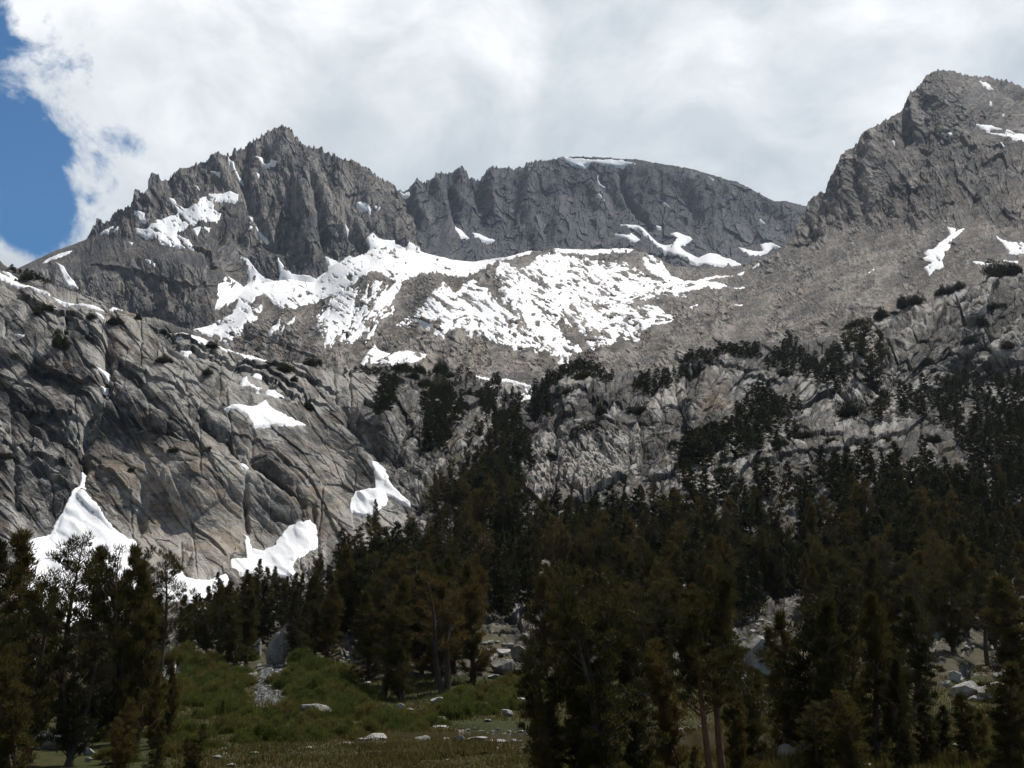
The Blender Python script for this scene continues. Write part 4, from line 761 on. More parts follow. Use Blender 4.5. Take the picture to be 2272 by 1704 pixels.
def pine(seed, H, W, style='round', nb=70, per=40, ln=0.34, wd=0.10, stems=1, bare=0.12, bark=None):
    rs = np.random.RandomState(seed); tb = Tubes(); cen = []; rad = []
    for st in range(stems):
        a0 = rs.rand() * 6.28; lean = (0.16 if stems > 1 else 0.03) * H; off = np.array([math.cos(a0), math.sin(a0), 0])
        h = H * (1.0 if st == 0 else 0.72 + 0.26 * rs.rand()); ts = np.linspace(0, 1, 9)
        cl = np.stack([off[0] * lean * ts ** 0.8 + 0.02 * H * np.sin(ts * 5 + a0), off[1] * lean * ts ** 0.8 + 0.02 * H * np.cos(ts * 4 + a0), h * ts], 1)
        r0 = 0.022 * H + 0.05; tb.add(np.concatenate([[cl[0] - [0, 0, 0.8]], cl]), np.concatenate([[r0 * 1.3], r0 * (1 - ts * 0.93)]), 8)
        nbr = nb // stems
        for k in range(nbr):
            t = bare + (1 - bare) * ((k + rs.rand()) / nbr)
            if style == 'cone': prof = (1 - (t - bare) / (1 - bare)) ** 0.75 * 0.95 + 0.07
            elif style == 'column': prof = (0.80 + 0.28 * math.sin(t * 11 + seed)) * (1 - t ** 2.4) * min(1, (t - bare) * 4 + 0.55) + 0.06
            else: prof = (1.12 * math.sin(math.pi * min(1, (0.12 + 0.84 * t))) ** 0.7) * (0.7 + 0.55 * rs.rand()) * (1 - 0.35 * t ** 3)
            rr = W * 0.5 * prof * (0.35 + 0.75 * rs.rand() ** 0.6) / (1.35 if stems > 1 else 1)
            a = rs.rand() * 6.283; p0 = np.array([np.interp(t, ts, cl[:, i]) for i in range(3)])
            rise = (0.15 if style == 'cone' else 0.55) * rr * (0.4 + rs.rand()) + (0.02 * H)
            p1 = p0 + np.array([math.cos(a) * rr, math.sin(a) * rr, rise])
            pm = (p0 + p1) / 2 + np.array([0, 0, -0.08 * rr])
            tb.add([p0 - [0, 0, 0.1], pm, p1], [0.05 * (1.2 - t) + 0.02, 0.04 * (1.2 - t) + 0.012, 0.012], 4)
            br = (0.22 + 0.30 * rs.rand()) * (W / 4) ** 0.6 * (1.0 if style != 'cone' else (0.55 + 0.7 * prof))
            cen.append(p1); rad.append(br)
            if rr > 0.9: cen.append(p0 * 0.45 + p1 * 0.55 + rs.normal(size=3) * 0.12); rad.append(br * 0.85)
    cen = np.array(cen); rad = np.array(rad)
    V = tufts(rs, cen, rad, per, ln, wd, 0.75 if style != 'cone' else 0.4)
    crown = raw_mesh('crown', V, np.arange(len(V)).reshape(-1, 3), M_needle)
    return tb.mesh('trunk', bark or M_bark), crown
def dead_tree(seed, H):
    rs = np.random.RandomState(seed); tb = Tubes(); ts = np.linspace(0, 1, 9)
    cl = np.stack([0.05 * H * np.sin(ts * 3 + seed), 0.04 * H * np.cos(ts * 4), H * ts], 1); tb.add(cl, 0.022 * H * (1 - ts * 0.9), 7)
    bt = Tubes()
    for k in range(26):
        t = 0.3 + 0.68 * rs.rand(); p0 = np.array([np.interp(t, ts, cl[:, i]) for i in range(3)]); a = rs.rand() * 6.28; l = (1.15 - t) * H * 0.33 * (0.5 + rs.rand())
        q = [p0]; d = np.array([math.cos(a), math.sin(a), 0.6])
        for j in range(5): d = d + rs.normal(size=3) * 0.28; d /= np.linalg.norm(d); q.append(q[-1] + d * l / 5)
        bt.add(q, np.linspace(0.06, 0.015, 6), 4)
        for j in (2, 3, 4): e = d + rs.normal(size=3) * 0.7; bt.add([q[j], q[j] + e * l * 0.25], [0.028, 0.01], 3)
    return tb.mesh('trunk', M_dead), bt.mesh('branches', M_dead)
protos = {
    'round': [pine(11 + i, 11.5, 4.8, 'round', 110, 84, 0.30, 0.065, stems=2 + i % 2, bare=0.07) for i in range(3)],
    'column': [pine(31 + i, 12.0, 3.9, 'column', 120, 80, 0.30, 0.065, bare=0.03) for i in range(3)],
    'cone': [pine(51 + i, 11.0, 3.8, 'cone', 120, 70, 0.28, 0.06, bare=0.05) for i in range(3)],
    'sparse': [pine(71 + i, 12.5, 5.2, 'round', 56, 80, 0.28, 0.06, stems=1 + i, bare=0.32) for i in range(2)],
    'red': [pine(81 + i, 14.0, 5.0, 'round', 84, 84, 0.30, 0.065, bare=0.40, bark=M_redbark) for i in range(2)],
}
HT = {'round': 11.5, 'column': 12.0, 'cone': 11.0, 'sparse': 12.5, 'red': 14.0}
far_protos = {k: [pine(91 + i + 7 * n, HT[k], w_ * 1.05, k, 90, 26, 0.46, 0.17, stems=(2 if k == 'round' else 1), bare=0.02) for i in range(2)] for n, (k, w_) in enumerate((('round', 4.8), ('column', 4.1), ('cone', 4.0)))}
used = set()
rnd = random.Random(5)
def place(px, py, H, kind, label, group, far=False, cat='pine tree', wide=1.0, rot=None, name='pine_tree', i=None):
    """a tree whose foot stands on the ground seen at photo pixel (px, py)"""
    foot_, Y = LN.ground(px, py); pr = (far_protos if far and kind in far_protos else protos)[kind]
    tr, cr = pr[(rnd.randrange(len(pr)) if i is None else i)]
    e = bpy.data.objects.new(name, None); C.objects.link(e); e.location = foot_ - Vector((0, 0, 0.15)); e.rotation_euler = (0, 0, rnd.random() * 6.28 if rot is None else rot)
    s = H / HT[kind]; e.scale = (s * wide, s * wide, s)
    tag(e, label, cat, group)
    for nm, me in (('trunk', tr), ('crown', cr)):
        o = bpy.data.objects.new(nm, me); C.objects.link(o); o.parent = e
    return e
def mpx(px, py): return LN.ground(px, py)[1] / F
# ------------------------------------------------------------------ trees placed one by one (foot pixel, top pixel, kind)
def Hof(px, by, ty):
    f_, Y = LN.ground(px, by); return max(0.6, float(at(px, ty, f_.y)[2]) - f_.z + 0.15)
def tree(px, by, ty, kind, label, group='pines in the foreground', wide=1.0, i=None, cat='pine tree', far=False):
    return place(px, by, Hof(px, by, ty), kind, label, group, far, cat, wide, None, 'pine_tree', i)
for a in ((22, 1655, 1196, 'column', 'tall dark pine cut by the left edge of the picture', 1.05), (-38, 1640, 1215, 'column', 'dark pine mostly outside the left edge of the picture', 1.1),
          (128, 1640, 1205, 'sparse', 'open-crowned pine with bare twisting limbs against the snow fan', 0.95), (62, 1690, 1300, 'round', 'broad dark pine in the lower left corner', 1.0),
          (196, 1630, 1226, 'column', 'dense pine with a knobbly top just right of the open-crowned pine', 1.0), (232, 1640, 1228, 'round', 'broad two-stemmed pine in the middle of the left clump', 0.85), (268, 1625, 1225, 'column', 'pine with a flat ragged top against the right edge of the snow fan', 0.9),
          (300, 1650, 1262, 'column', 'dark pine between the flat-topped and the leaning pine on the left', 0.95), (352, 1560, 1238, 'sparse', 'pine with a see-through upper crown at the right end of the left clump', 0.9), (325, 1600, 1330, 'column', 'shorter dense pine below the see-through crown', 0.85),
          (150, 1700, 1395, 'round', 'bushy green pine low in the left clump', 1.0), (100, 1600, 1330, 'column', 'pine filling the gap under the open-crowned pine', 1.0),
          (374, 1650, 1480, 'column', 'slim young pine standing in front of the willows', 0.75), (338, 1660, 1500, 'column', 'young pine left of the slim pine in the willows', 0.8), (288, 1690, 1530, 'cone', 'young pine beside the scattered white slabs', 0.9), (250, 1740, 1560, 'round', 'low bushy pine at the bottom edge left of the meadow', 1.1), (420, 1740, 1610, 'round', 'squat dark pine at the bottom edge beside the meadow', 1.1), (340, 1760, 1600, 'cone', 'small pine cut by the bottom edge on the left', 1.1),
          (492, 1610, 1555, 'cone', 'tiny pine poking out of the willows left of the creek', 0.7), (30, 1740, 1440, 'round', 'dark pine at the bottom left corner edge', 1.1),
          (830, 1175, 1110, 'cone', 'little lone pine in front of the horned snow patch', 0.95),
          (690, 1330, 1232, 'round', 'round-topped pine at the foot of the boot-shaped snowfield', 0.9),
          (1350, 1760, 1265, 'round', 'huge broad dark pine in the right foreground', 1.05), (1300, 1740, 1400, 'column', 'dense pine overlapping the left side of the huge broad pine', 1.1), (1410, 1740, 1400, 'column', 'dense pine overlapping the right side of the huge broad pine', 1.0),
          (1230, 1745, 1425, 'round', 'bushy pine left of the huge broad pine', 1.1), (1205, 1760, 1560, 'cone', 'low pine at the bottom edge left of the huge broad pine', 1.1), (1478, 1700, 1505, 'column', 'slim young pine with a bare lower stem between the big pines', 0.75),
          (1570, 1770, 1330, 'red', 'leaning red-trunked pine in the right foreground', 0.9), (1602, 1760, 1290, 'red', 'straight red-trunked pine beside the leaning one', 0.9), (1640, 1745, 1520, 'column', 'dense dark young pine right of the red trunks', 1.0), (1545, 1790, 1660, 'cone', 'tiny bright pine at the foot of the leaning red trunk', 1.2),
          (1800, 1690, 1290, 'round', 'great spreading pine with a domed crown right of centre', 1.35), (1745, 1680, 1370, 'column', 'dense pine under the left side of the domed crown', 1.0), (1860, 1700, 1340, 'column', 'dense pine under the right side of the domed crown', 1.0), (1800, 1740, 1560, 'round', 'low dark bush-like pine at the foot of the spreading pine', 1.4), (1950, 1690, 1330, 'column', 'tall pine with several grey stems right of the spreading pine', 1.0), (1905, 1740, 1540, 'round', 'dark bushy pine at the bottom edge right of centre', 1.2), (2000, 1720, 1470, 'column', 'medium dark pine left of the slender trio', 1.0),
          (2052, 1710, 1565, 'column', 'slender pine in front of the golden grass', 1.5), (2095, 1700, 1570, 'column', 'slender airy pine beside the golden grass', 1.3), (2158, 1720, 1545, 'column', 'slender pine with a dark stem near the right edge', 1.5), (2185, 1715, 1580, 'column', 'thin pine close to the right edge', 1.3), (2262, 1740, 1480, 'column', 'big dark pine cut by the right edge of the picture', 1.5), (2240, 1680, 1520, 'round', 'dense pine just inside the right edge', 1.3),
          (1725, 1610, 1400, 'column', 'dark pine standing left behind the spreading pine', 1.2), (1890, 1630, 1400, 'round', 'dark pine filling the gap right of the spreading pine', 1.2), (1985, 1640, 1400, 'column', 'tall dark pine behind the medium one left of the slender trio', 1.2), (2040, 1590, 1330, 'column', 'tall dark pine rising behind the slender trio', 1.3), (2270, 1600, 1290, 'column', 'tall dark pine at the right edge behind the boulders', 1.5), (1500, 1720, 1430, 'round', 'dark bushy pine left of the leaning red trunk', 1.0), (1680, 1730, 1440, 'round', 'dark pine between the red trunks and the spreading pine', 0.9)):
    tree(a[0], a[1], a[2], a[3], a[4], wide=a[5])
for x, b_y, t_y, k, lab, w_ in ((1935, 850, 762, 'round', 'big domed pine standing apart on the rocks right of centre', 1.35), (1915, 796, 712, 'round', 'large dark pine on the slope above the big domed one', 1.5), (1885, 790, 730, 'round', 'dark pine at the left side of the slope clump', 1.3), (1945, 790, 735, 'column', 'dark pine at the right side of the slope clump', 1.3), (1900, 845, 800, 'column', 'smaller pine left of the big domed one', 1.2)):
    tree(x, b_y, t_y, k, lab, 'pines standing apart on the upper slope', w_, far=True)
# ------------------------------------------------------------------ the forest: individual trees in their stands
def scatter(poly, n, dmin, seed):
    P = np.array(poly, float); rs = random.Random(seed); out = []; ban = [(620, 1440, 42), (590, 1480, 30), (1120, 1470, 50), (1690, 1450, 45), (2140, 1520, 60), (1924, 1450, 22)]; lo = P.min(0); hi = P.max(0); tries = 0
    while len(out) < n and tries < n * 60:
        tries += 1; x = rs.uniform(lo[0], hi[0]); y = rs.uniform(lo[1], hi[1])
        if float(sdist(np.array([x], f4), np.array([y], f4), poly)[0]) < 0: continue
        if dmin > 20 and any((x - a) ** 2 + (y - b) ** 2 < r * r for a, b, r in ban): continue
        if any(((x - a) ** 2 + ((y - b) * 1.3) ** 2) < dmin * dmin for a, b in out): continue
        out.append((x, y))
    return out
SHAPE = {'round': 'broad', 'column': 'tall narrow', 'cone': 'pointed', 'sparse': 'thin-crowned', 'red': 'red-trunked'}
stands = [
    # bases polygon, count, spacing, height range (m), kinds, words of the stand
    ([(392, 1470), (400, 1420), (520, 1390), (700, 1380), (760, 1400), (720, 1480), (640, 1480), (560, 1490)], 26, 26, (6.5, 9.5), ('column', 'cone', 'column', 'round'), 'in the belt behind the willows left of centre', 0),
    ([(470, 1360), (560, 1345), (700, 1330), (740, 1370), (500, 1400)], 12, 26, (6, 8.5), ('column', 'cone'), 'in the back row below the snow and cliff', 0),
    ([(730, 1300), (780, 1240), (880, 1230), (940, 1180), (1010, 1200), (1000, 1330), (800, 1390), (730, 1380)], 28, 28, (6, 9), ('round', 'column', 'round'), 'on the knoll left of the central forest', 0),
    ([(740, 1400), (900, 1370), (1060, 1360), (1080, 1500), (1020, 1545), (840, 1560), (770, 1500)], 26, 34, (9, 12.5), ('column', 'round', 'column', 'sparse'), 'in the dark central stand above the willows', 0),
    ([(1010, 1180), (1420, 1160), (1600, 1170), (1750, 1200), (1750, 1330), (1300, 1360), (1010, 1340)], 60, 34, (8.5, 12.5), ('round', 'column', 'round', 'sparse', 'cone'), 'in the middle of the big dark forest', 0),
    ([(1190, 1380), (1700, 1350), (1640, 1440), (1620, 1530), (1440, 1560), (1200, 1520)], 26, 40, (8.5, 12), ('round', 'column', 'column', 'red'), 'behind the big foreground pines', 0),
    ([(1760, 1180), (2040, 1140), (2290, 1060), (2300, 1290), (2100, 1330), (1760, 1330)], 44, 36, (8.5, 12.5), ('round', 'column', 'round', 'cone'), 'in the forest on the right slope', 0),
    ([(1760, 1370), (2290, 1330), (2300, 1500), (2130, 1480), (1960, 1480), (1900, 1530), (1770, 1420)], 30, 42, (9, 13), ('column', 'round', 'column', 'sparse'), 'in the lower right forest behind the rubble', 0),
    ([(940, 1175), (960, 1090), (1020, 1010), (1060, 930), (1110, 890), (1170, 930), (1150, 1090), (1160, 1170)], 36, 20, (6, 9), ('round', 'column', 'round'), 'in the tree-filled gully in the middle', 1),
]
rnd2 = random.Random(77)
for poly, n, dm, hr, kinds, words_, far in stands:
    pts_ = sorted(scatter(poly, n, dm, n * 7 + int(poly[0][0])))
    for (x, y) in pts_:
        k = rnd2.choice(kinds); H = rnd2.uniform(*hr); sz = 'large' if H > hr[0] + 0.6 * (hr[1] - hr[0]) else 'smaller'
        place(x, y, H, k, '%s %s dark pine %s' % (sz, SHAPE[k], words_), 'dark pines ' + words_, True if y < 1300 else far, wide=rnd2.uniform(0.9, 1.25))
# trees farther up: one joined mass of small far-off pines and scrub
stuffV = []; tv = []; 
def merged(pr, x, y, H, wide):
    f_, Y = LN.ground(x, y); tr, cr = pr; n = len(cr.vertices); co = np.empty(n * 3, f4); cr.vertices.foreach_get('co', co); co = co.reshape(-1, 3, 3)
    k = rnd2.random() * 6.28; s = H / 11.5; c_, s_ = math.cos(k), math.sin(k)
    q = co.copy(); q[..., 0] = (co[..., 0] * c_ - co[..., 1] * s_) * s * wide; q[..., 1] = (co[..., 0] * s_ + co[..., 1] * c_) * s * wide; q[..., 2] = co[..., 2] * s - 0.2
    stuffV.append((q + np.array(f_)).reshape(-1, 3))
small_protos = [pine(131 + i, 11.5, 4.6, k, 56, 20, 0.55, 0.25, bare=0.03) for i, k in enumerate(('column', 'cone', 'round'))]
scrubs = [
    (z5((880, 900), (1000, 850), (1180, 900), (1110, 1130), (1230, 1180), (1230, 1400), (1100, 1500), (900, 1650), (640, 1650), (820, 1350), (950, 1150)), 95, 11, (5, 8.5)), (z5((520, 1000), (700, 960), (680, 1250), (540, 1280)), 16, 11, (5, 8)),
    (z6((100, 1150), (250, 1080), (560, 1060), (760, 1120), (700, 1200), (400, 1330), (150, 1400), (0, 1480), (0, 1300)), 40, 13, (6, 9)),
    (z6((430, 960), (700, 900), (790, 1000), (700, 1030), (500, 1040)), 14, 14, (6, 8.5)),
    (z6((1350, 1080), (1500, 960), (1700, 900), (2212, 800), (2280, 1100), (1900, 1120)), 46, 17, (7, 11)),
    (z6((1780, 1150), (2280, 1130), (2280, 1500), (1900, 1300)), 36, 20, (8, 11)),
    (z6((530, 650), (700, 560), (780, 590), (850, 700), (700, 740), (560, 700)), 32, 9, (4.5, 7.5)),
    (z6((760, 700), (1000, 620), (1080, 800), (1000, 900), (800, 830)), 30, 11, (6, 9)),
    (z6((0, 690), (250, 620), (500, 580), (520, 640), (300, 650), (0, 760)), 52, 8, (2.5, 4.5)),
    (z6((1230, 1080), (1330, 960), (1320, 1090)), 5, 14, (5, 7)),
    (z6((0, 1560), (700, 1540), (1000, 1450), (1500, 1400), (1900, 1500), (2280, 1500), (2280, 1659), (0, 1659)), 46, 22, (8, 10)),
    (z5((1210, 860), (1350, 800), (1420, 740), (1550, 760), (1750, 800), (1740, 830), (1420, 830), (1320, 900), (1230, 920)), 50, 9, (4, 7)),
    (z5((1870, 850), (1900, 780), (2120, 740), (2212, 740), (2100, 850), (1950, 900)), 30, 9, (4, 6.5)),
    (z5((0, 745), (560, 750), (560, 765), (0, 765)), 34, 9, (2.5, 4)), (z5((600, 755), (860, 765), (860, 840), (640, 830)), 12, 12, (4, 6)),
    (z5((220, 870), (350, 850), (330, 1050), (240, 1120)), 14, 12, (6, 8)), (z5((530, 1150), (560, 950), (700, 950), (800, 1000), (660, 1290), (540, 1280)), 22, 14, (7, 9.5)),
    (z5((880, 900), (960, 820), (1010, 850), (1000, 1000), (900, 1020)), 14, 12, (6, 8)), (z5((1200, 1040), (1220, 920), (1340, 950), (1330, 1060)), 10, 12, (7, 9)),
    (z5((1450, 1190), (1640, 1070), (1660, 1090), (1500, 1220)), 10, 9, (2, 3)),
    (z4((20, 70), (200, 110), (330, 175), (300, 175), (100, 110)), 14, 9, (2, 3)), (z5((640, 870), (960, 900), (940, 930), (640, 900)), 12, 11, (3, 4)),
]
for poly, n, dm, hr in scrubs:
    for (x, y) in scatter(poly, n, dm, n * 3 + int(poly[0][0])):
        merged(rnd2.choice(small_protos), x, y, rnd2.uniform(*hr), rnd2.uniform(1.0, 1.5) * (2.1 if hr[1] < 5 else 1.25 if hr[1] <= 9 else 1.0))
fill = [((1010, 1190), (1420, 1170), (1750, 1200), (1750, 1340), (1600, 1400), (1200, 1420), (1010, 1340)), ((1760, 1180), (2040, 1140), (2290, 1060), (2300, 1330), (1760, 1360)), ((740, 1280), (900, 1230), (1010, 1220), (1060, 1400), (1040, 1470), (760, 1440)), ((400, 1450), (420, 1400), (740, 1380), (740, 1440), (560, 1460))]
for poly, n, hr in zip(fill, (105, 90, 50, 30), ((7, 11), (7, 11), (6, 10), (4, 7.5))):
    for (x, y) in scatter(list(poly), n, 15, n + 5): merged(rnd2.choice(small_protos), x, y, rnd2.uniform(*hr), rnd2.uniform(1.0, 1.4))
V_ = np.concatenate(stuffV)
o = bpy.data.objects.new('distant_trees', raw_mesh('distant_trees', V_, np.arange(len(V_)).reshape(-1, 3), M_far_needle)); C.objects.link(o)
tag(o, 'mass of smaller pines and scrub filling the forest and scattered over the upper rocks', 'distant trees', kind='stuff')
# ------------------------------------------------------------------ single bushes on the rocks
def bush_mesh(seed, W, H, mat, nb=60, per=36, ln=0.25, wd=0.10, up=0.8):
    rs = np.random.RandomState(seed); lobes = [(rs.normal() * W * 0.24, rs.normal() * W * 0.16, W * (0.16 + 0.16 * rs.rand()), H * (0.5 + 0.6 * rs.rand())) for _ in range(7)]
    L_ = [lobes[i % 7] for i in range(nb)]; a = rs.rand(nb) * 6.28; q = np.sqrt(rs.rand(nb)); lx, ly, lr, lh = [np.array(v) for v in zip(*L_)]
    cen = np.stack([lx + np.cos(a) * q * lr, ly + np.sin(a) * q * lr, lh * (1 - q * q * 0.8) * (0.8 + 0.35 * rs.rand(nb)) - 0.12 * H], 1)
    lo = cen.copy(); lo[:, 2] *= 0.45; cen = np.concatenate([cen, lo]); rad = np.full(len(cen), 0.13 * min(W, H * 2.2))
    V = tufts(rs, cen, rad, per, ln, wd, up); V[:, 2] = np.maximum(V[:, 2], -0.1)
    return raw_mesh('foliage', V, np.arange(len(V)).reshape(-1, 3), mat)
def stem_mesh(seed, H):
    rs = np.random.RandomState(seed); tb = Tubes()
    for k in range(9):
        a = rs.rand() * 6.28; d = np.array([math.cos(a) * 0.5, math.sin(a) * 0.5, 1.0]); tb.add([[0, 0, -0.2], d * H * 0.4, d * H * (0.7 + 0.25 * rs.rand())], [0.03, 0.02, 0.008], 4)
    return tb.mesh('stems', M_bark)
scrub_m = [(bush_mesh(200 + i, 4.0, 1.8, M_far_needle, 90, 44, 0.20, 0.10, 0.6), stem_mesh(i, 1.8)) for i in range(3)]
willow_m = [(bush_mesh(220 + i, 3.2, 1.5, M_willow, 70, 64, 0.24, 0.055, 1.0), stem_mesh(10 + i, 1.5)) for i in range(4)]
def bush(px, py, wpx, label, group, ms=scrub_m, W0=4.0, hs=1.0, cat='bush', name='bush'):
    f_, Y = LN.ground(px, py); s = wpx * Y / F / W0; e = bpy.data.objects.new(name, None); C.objects.link(e); e.location = f_ - Vector((0, 0, 0.1)); e.scale = (s, s, s * hs); e.rotation_euler = (0, 0, rnd2.random() * 6.28)
    tag(e, label, cat, group); a, b = rnd2.choice(ms)
    for nm, me in (('foliage', a), ('stems', b)):
        o = bpy.data.objects.new(nm, me); C.objects.link(o); o.parent = e
for (x, y), w_, lab in ((z4((740, 440))[0], 40, 'wide dark bush on the ridge above the cleft'), (z4((885, 408))[0], 20, 'small bush right of the wide ridge bush'), (z4((1060, 680))[0], 32, 'round olive bush on the slabs under the ridge streak'), (z4((1355, 615))[0], 30, 'low bush below the long thin snow streak'), (z4((1335, 770))[0], 26, 'small bush in the middle of the slabs'), (z4((1340, 1275))[0] if 0 else z4((1120, 1280))[0], 22, 'little dark bush clinging to the middle of the cliff'),
                     (z4((400, 600))[0], 34, 'tall dark bush on the far left rocks'), (z4((330, 370))[0], 34, 'dark bush under the long snow ribbon'), (z4((250, 380))[0], 24, 'small dark bush left of the one under the ribbon'), (z4((420, 500))[0], 20, 'narrow dark bush in the left rocks'), (z4((25, 1295))[0], 26, 'bright green bush at the left edge of the cliff'), (z4((230, 1050))[0], 18, 'tiny bush on the left block of the cliff'), (z4((590, 430))[0], 24, 'flat dark bush left of the wide ridge bush'), (z4((2000, 710))[0], 32, 'dark bush on the skyline ridge left of centre'), (z4((1830, 770))[0], 40, 'spreading bush below the skyline ridge'), (z4((1710, 745))[0], 20, 'small bush at the lower end of the ridge streak'), (z4((1880, 850))[0], 20, 'small olive bush under the spreading bush'), (z4((1990, 960))[0], 28, 'dark bush right of the wing-shaped snow'), (z4((170, 150))[0], 30, 'low dark scrub on the top of the left hill'), (z4((850, 1380))[0], 16, 'tiny shrub in the crack above the tan slabs'),
                     (z5((370, 710))[0], 44, 'bush row on the skyline behind the central gap'), (z5((500, 745))[0], 34, 'square-topped skyline bush left of the central gap'), (z5((630, 740))[0], 30, 'upright bush on the skyline by the snow patches'), (z5((450, 790))[0], 34, 'olive bush below the skyline in the centre'), (z5((620, 860))[0], 70, 'long flat bush above the central outcrop'), (z5((540, 820))[0], 34, 'rounded bush above the long flat bush'), (z5((700, 780))[0], 22, 'small green bush near the stream gap'), (z5((720, 910))[0], 22, 'little bush on top of the central outcrop'), (z5((1450, 920))[0], 24, 'bush on the right shoulder of the gully'), (z5((1540, 850))[0], 36, 'dark low bush on the right dome'), (z5((1680, 1030))[0], 24, 'dark upright bush above the talus'), (z5((1345, 1280))[0], 18, 'green bush on the talus'), (z5((1920, 990))[0], 40, 'bush under the skyline scrub on the right'),
                     (z6((1090, 320))[0], 30, 'dark bush at the left of the pair on the open slope'), (z6((1160, 350))[0], 28, 'dark bush at the right of the pair on the open slope'), (z6((1290, 310))[0], 36, 'dark bush below the rounded boulders on the right'), (z6((1440, 280))[0], 28, 'upright dark bush on the upper right slope'), (z6((1365, 325))[0], 16, 'tiny bush between the dark bushes on the slope'), (z6((1520, 330))[0], 40, 'bush climbing the left side of the rounded boulders'), (z6((1300, 410))[0], 34, 'bright olive bush on the open slope'), (z6((1700, 250))[0], 36, 'low bush over the rounded boulders'), (z6((1800, 210))[0], 30, 'bush on the ridge above the rounded boulders'), (z6((2120, 120))[0], 60, 'wide olive scrub at the right edge of the high ridge'), (z6((2020, 160))[0], 30, 'small olive scrub left of the wide scrub'),
                     (z6((660, 770))[0], 34, 'bush on the rocky outcrop'), (z6((620, 1210))[0], 34, 'bush at the left end of the pale bench'), (z6((970, 1200))[0], 24, 'round bush on the pale bench'), (z6((1620, 1180))[0], 34, 'bush on the right part of the pale bench'), (z6((1320, 1170))[0], 24, 'small bush on the crest of the pale bench'), (z6((1090, 1040))[0], 60, 'wide dark bush behind the pale bench'), (z6((800, 1110))[0], 30, 'olive bush left of the wide bush behind the bench'), (z6((850, 1330))[0], 20, 'small bush in the middle of the pale bench'), (z6((270, 1410))[0], 28, 'bush at the lower left of the pale bench'), (z6((2030, 330))[0], 30, 'dark bush on the boulders at the far right'), (z6((1940, 450))[0], 26, 'dark upright bush in a notch at the far right'), (z6((1870, 590))[0], 32, 'dark bush on the right hillside rocks'), (z6((2120, 620))[0], 36, 'dark bush near the right edge on the hillside'), (z6((1600, 660))[0], 36, 'dark bush between the boulders and the tree clump'), (z6((1820, 440))[0], 26, 'small dark bush on the blocky right hillside'), (z6((1760, 820))[0], 60, 'broad dark bush above the pale boulder on the right')):
    bush(x, y, w_ * 1.15, lab, 'bushes on the rocks', hs=(2.0 if 'upright' in lab or 'large' in lab or 'tall' in lab else 1.1))
# willow thicket along the creek
wl = [z7((1150, 960), (1600, 940), (1640, 1060), (1640, 1200), (1680, 1340), (1720, 1480), (1400, 1500), (1150, 1600), (1120, 1300)), z7((1850, 1010), (2212, 1000), (2212, 1420), (2000, 1500), (1750, 1480), (1760, 1340), (1900, 1230), (1800, 1150)), z8((740, 1040), (800, 1150), (980, 1220), (1100, 1290), (1400, 1380), (1280, 1440), (980, 1430), (740, 1480)), z7((620, 1060), (1100, 1120), (1050, 1659), (700, 1659), (620, 1400)),
      z9((260, 1110), (560, 1080), (600, 1330), (400, 1310), (240, 1270)), z9((0, 1210), (200, 1200), (240, 1300), (0, 1350))]
wn_l = [('willow bush in the thicket left of the creek', 46), ('willow bush in the thicket right of the creek', 40), ('willow bush in the strip between the creek and the pond', 26), ('willow bush among the young pines on the left', 22), ('low willow bush under the dark overhanging boulder', 16), ('low brown willow bush on the bank above the pond stones', 9)]
for poly, (lab, n) in zip(wl, wn_l):
    for (x, y) in scatter(poly, n, 17, n + 3):
        bush(x, y + 4, rnd2.uniform(46, 80), lab, lab.replace('bush', 'bushes'), willow_m, 3.2, rnd2.uniform(0.9, 1.3), 'willow bush', 'willow_bush')
# bare dead trees
dead = [dead_tree(5 + i, 9.0) for i in range(3)]
for (x, by, ty, lab) in ((1000, 1400, 1255, 'pale dead tree with forked bare branches above the central stand'), (1035, 1420, 1262, 'second pale dead tree just right of the forked one'), (940, 1390, 1290, 'small grey dead tree left of the forked one'), (1398, 1480, 1395, 'thin white snag in front of the huge broad pine'), (1705, 1470, 1385, 'grey dead tree against the pale slab on the right'), (1725, 1490, 1360, 'bare brown tree beside the grey dead tree on the right'), (1985, 1330, 1230, 'thin pale snag high in the right forest'), (470, 1330, 1280, 'small bare snag before the low snow bank'), (1185, 1330, 1240, 'faint grey snag in the middle of the forest'), (1680, 1290, 1170, 'dead tree among the pines on the right of the forest middle')):
    f_, Y = LN.ground(x, by); H = Hof(x, by, ty); e = bpy.data.objects.new('dead_tree', None); C.objects.link(e); e.location = f_; e.scale = (H / 9,) * 3; e.rotation_euler = (0, 0, rnd2.random() * 6)
    tag(e, lab, 'dead tree', 'dead trees'); a, b = rnd2.choice(dead)
    for nm, me in (('trunk', a), ('branches', b)):
        o = bpy.data.objects.new(nm, me); C.objects.link(o); o.parent = e
# ------------------------------------------------------------------ boulders
def boulder_mat():
    m, g, b = new_mat('granite'); co = g.n('ShaderNodeTexCoord').outputs['Object']; oi = g.n('ShaderNodeObjectInfo')
    a = g.noise(co, 1.2, 6, 0.65, 0.3); c = g.noise(co, 9, 5, 0.7); d = g.noise(co, 40, 2, 0.6)
    v = g.m('ADD', g.m('ADD', g.m('MULTIPLY', a, 0.5), g.m('MULTIPLY', c, 0.3)), g.m('ADD', g.m('MULTIPLY', d, 0.15), g.m('MULTIPLY', oi.outputs['Random'], 0.12)))
    col = g.ramp(v, [(0.36, (0.07, 0.068, 0.062)), (0.5, (0.25, 0.24, 0.22)), (0.64, (0.46, 0.445, 0.415))])
    g.put(b.inputs['Base Color'], col); bump(g, b, g.m('ADD', c, g.m('MULTIPLY', d, 0.4)), 0.8, 0.08); return m
M_boulder = boulder_mat()
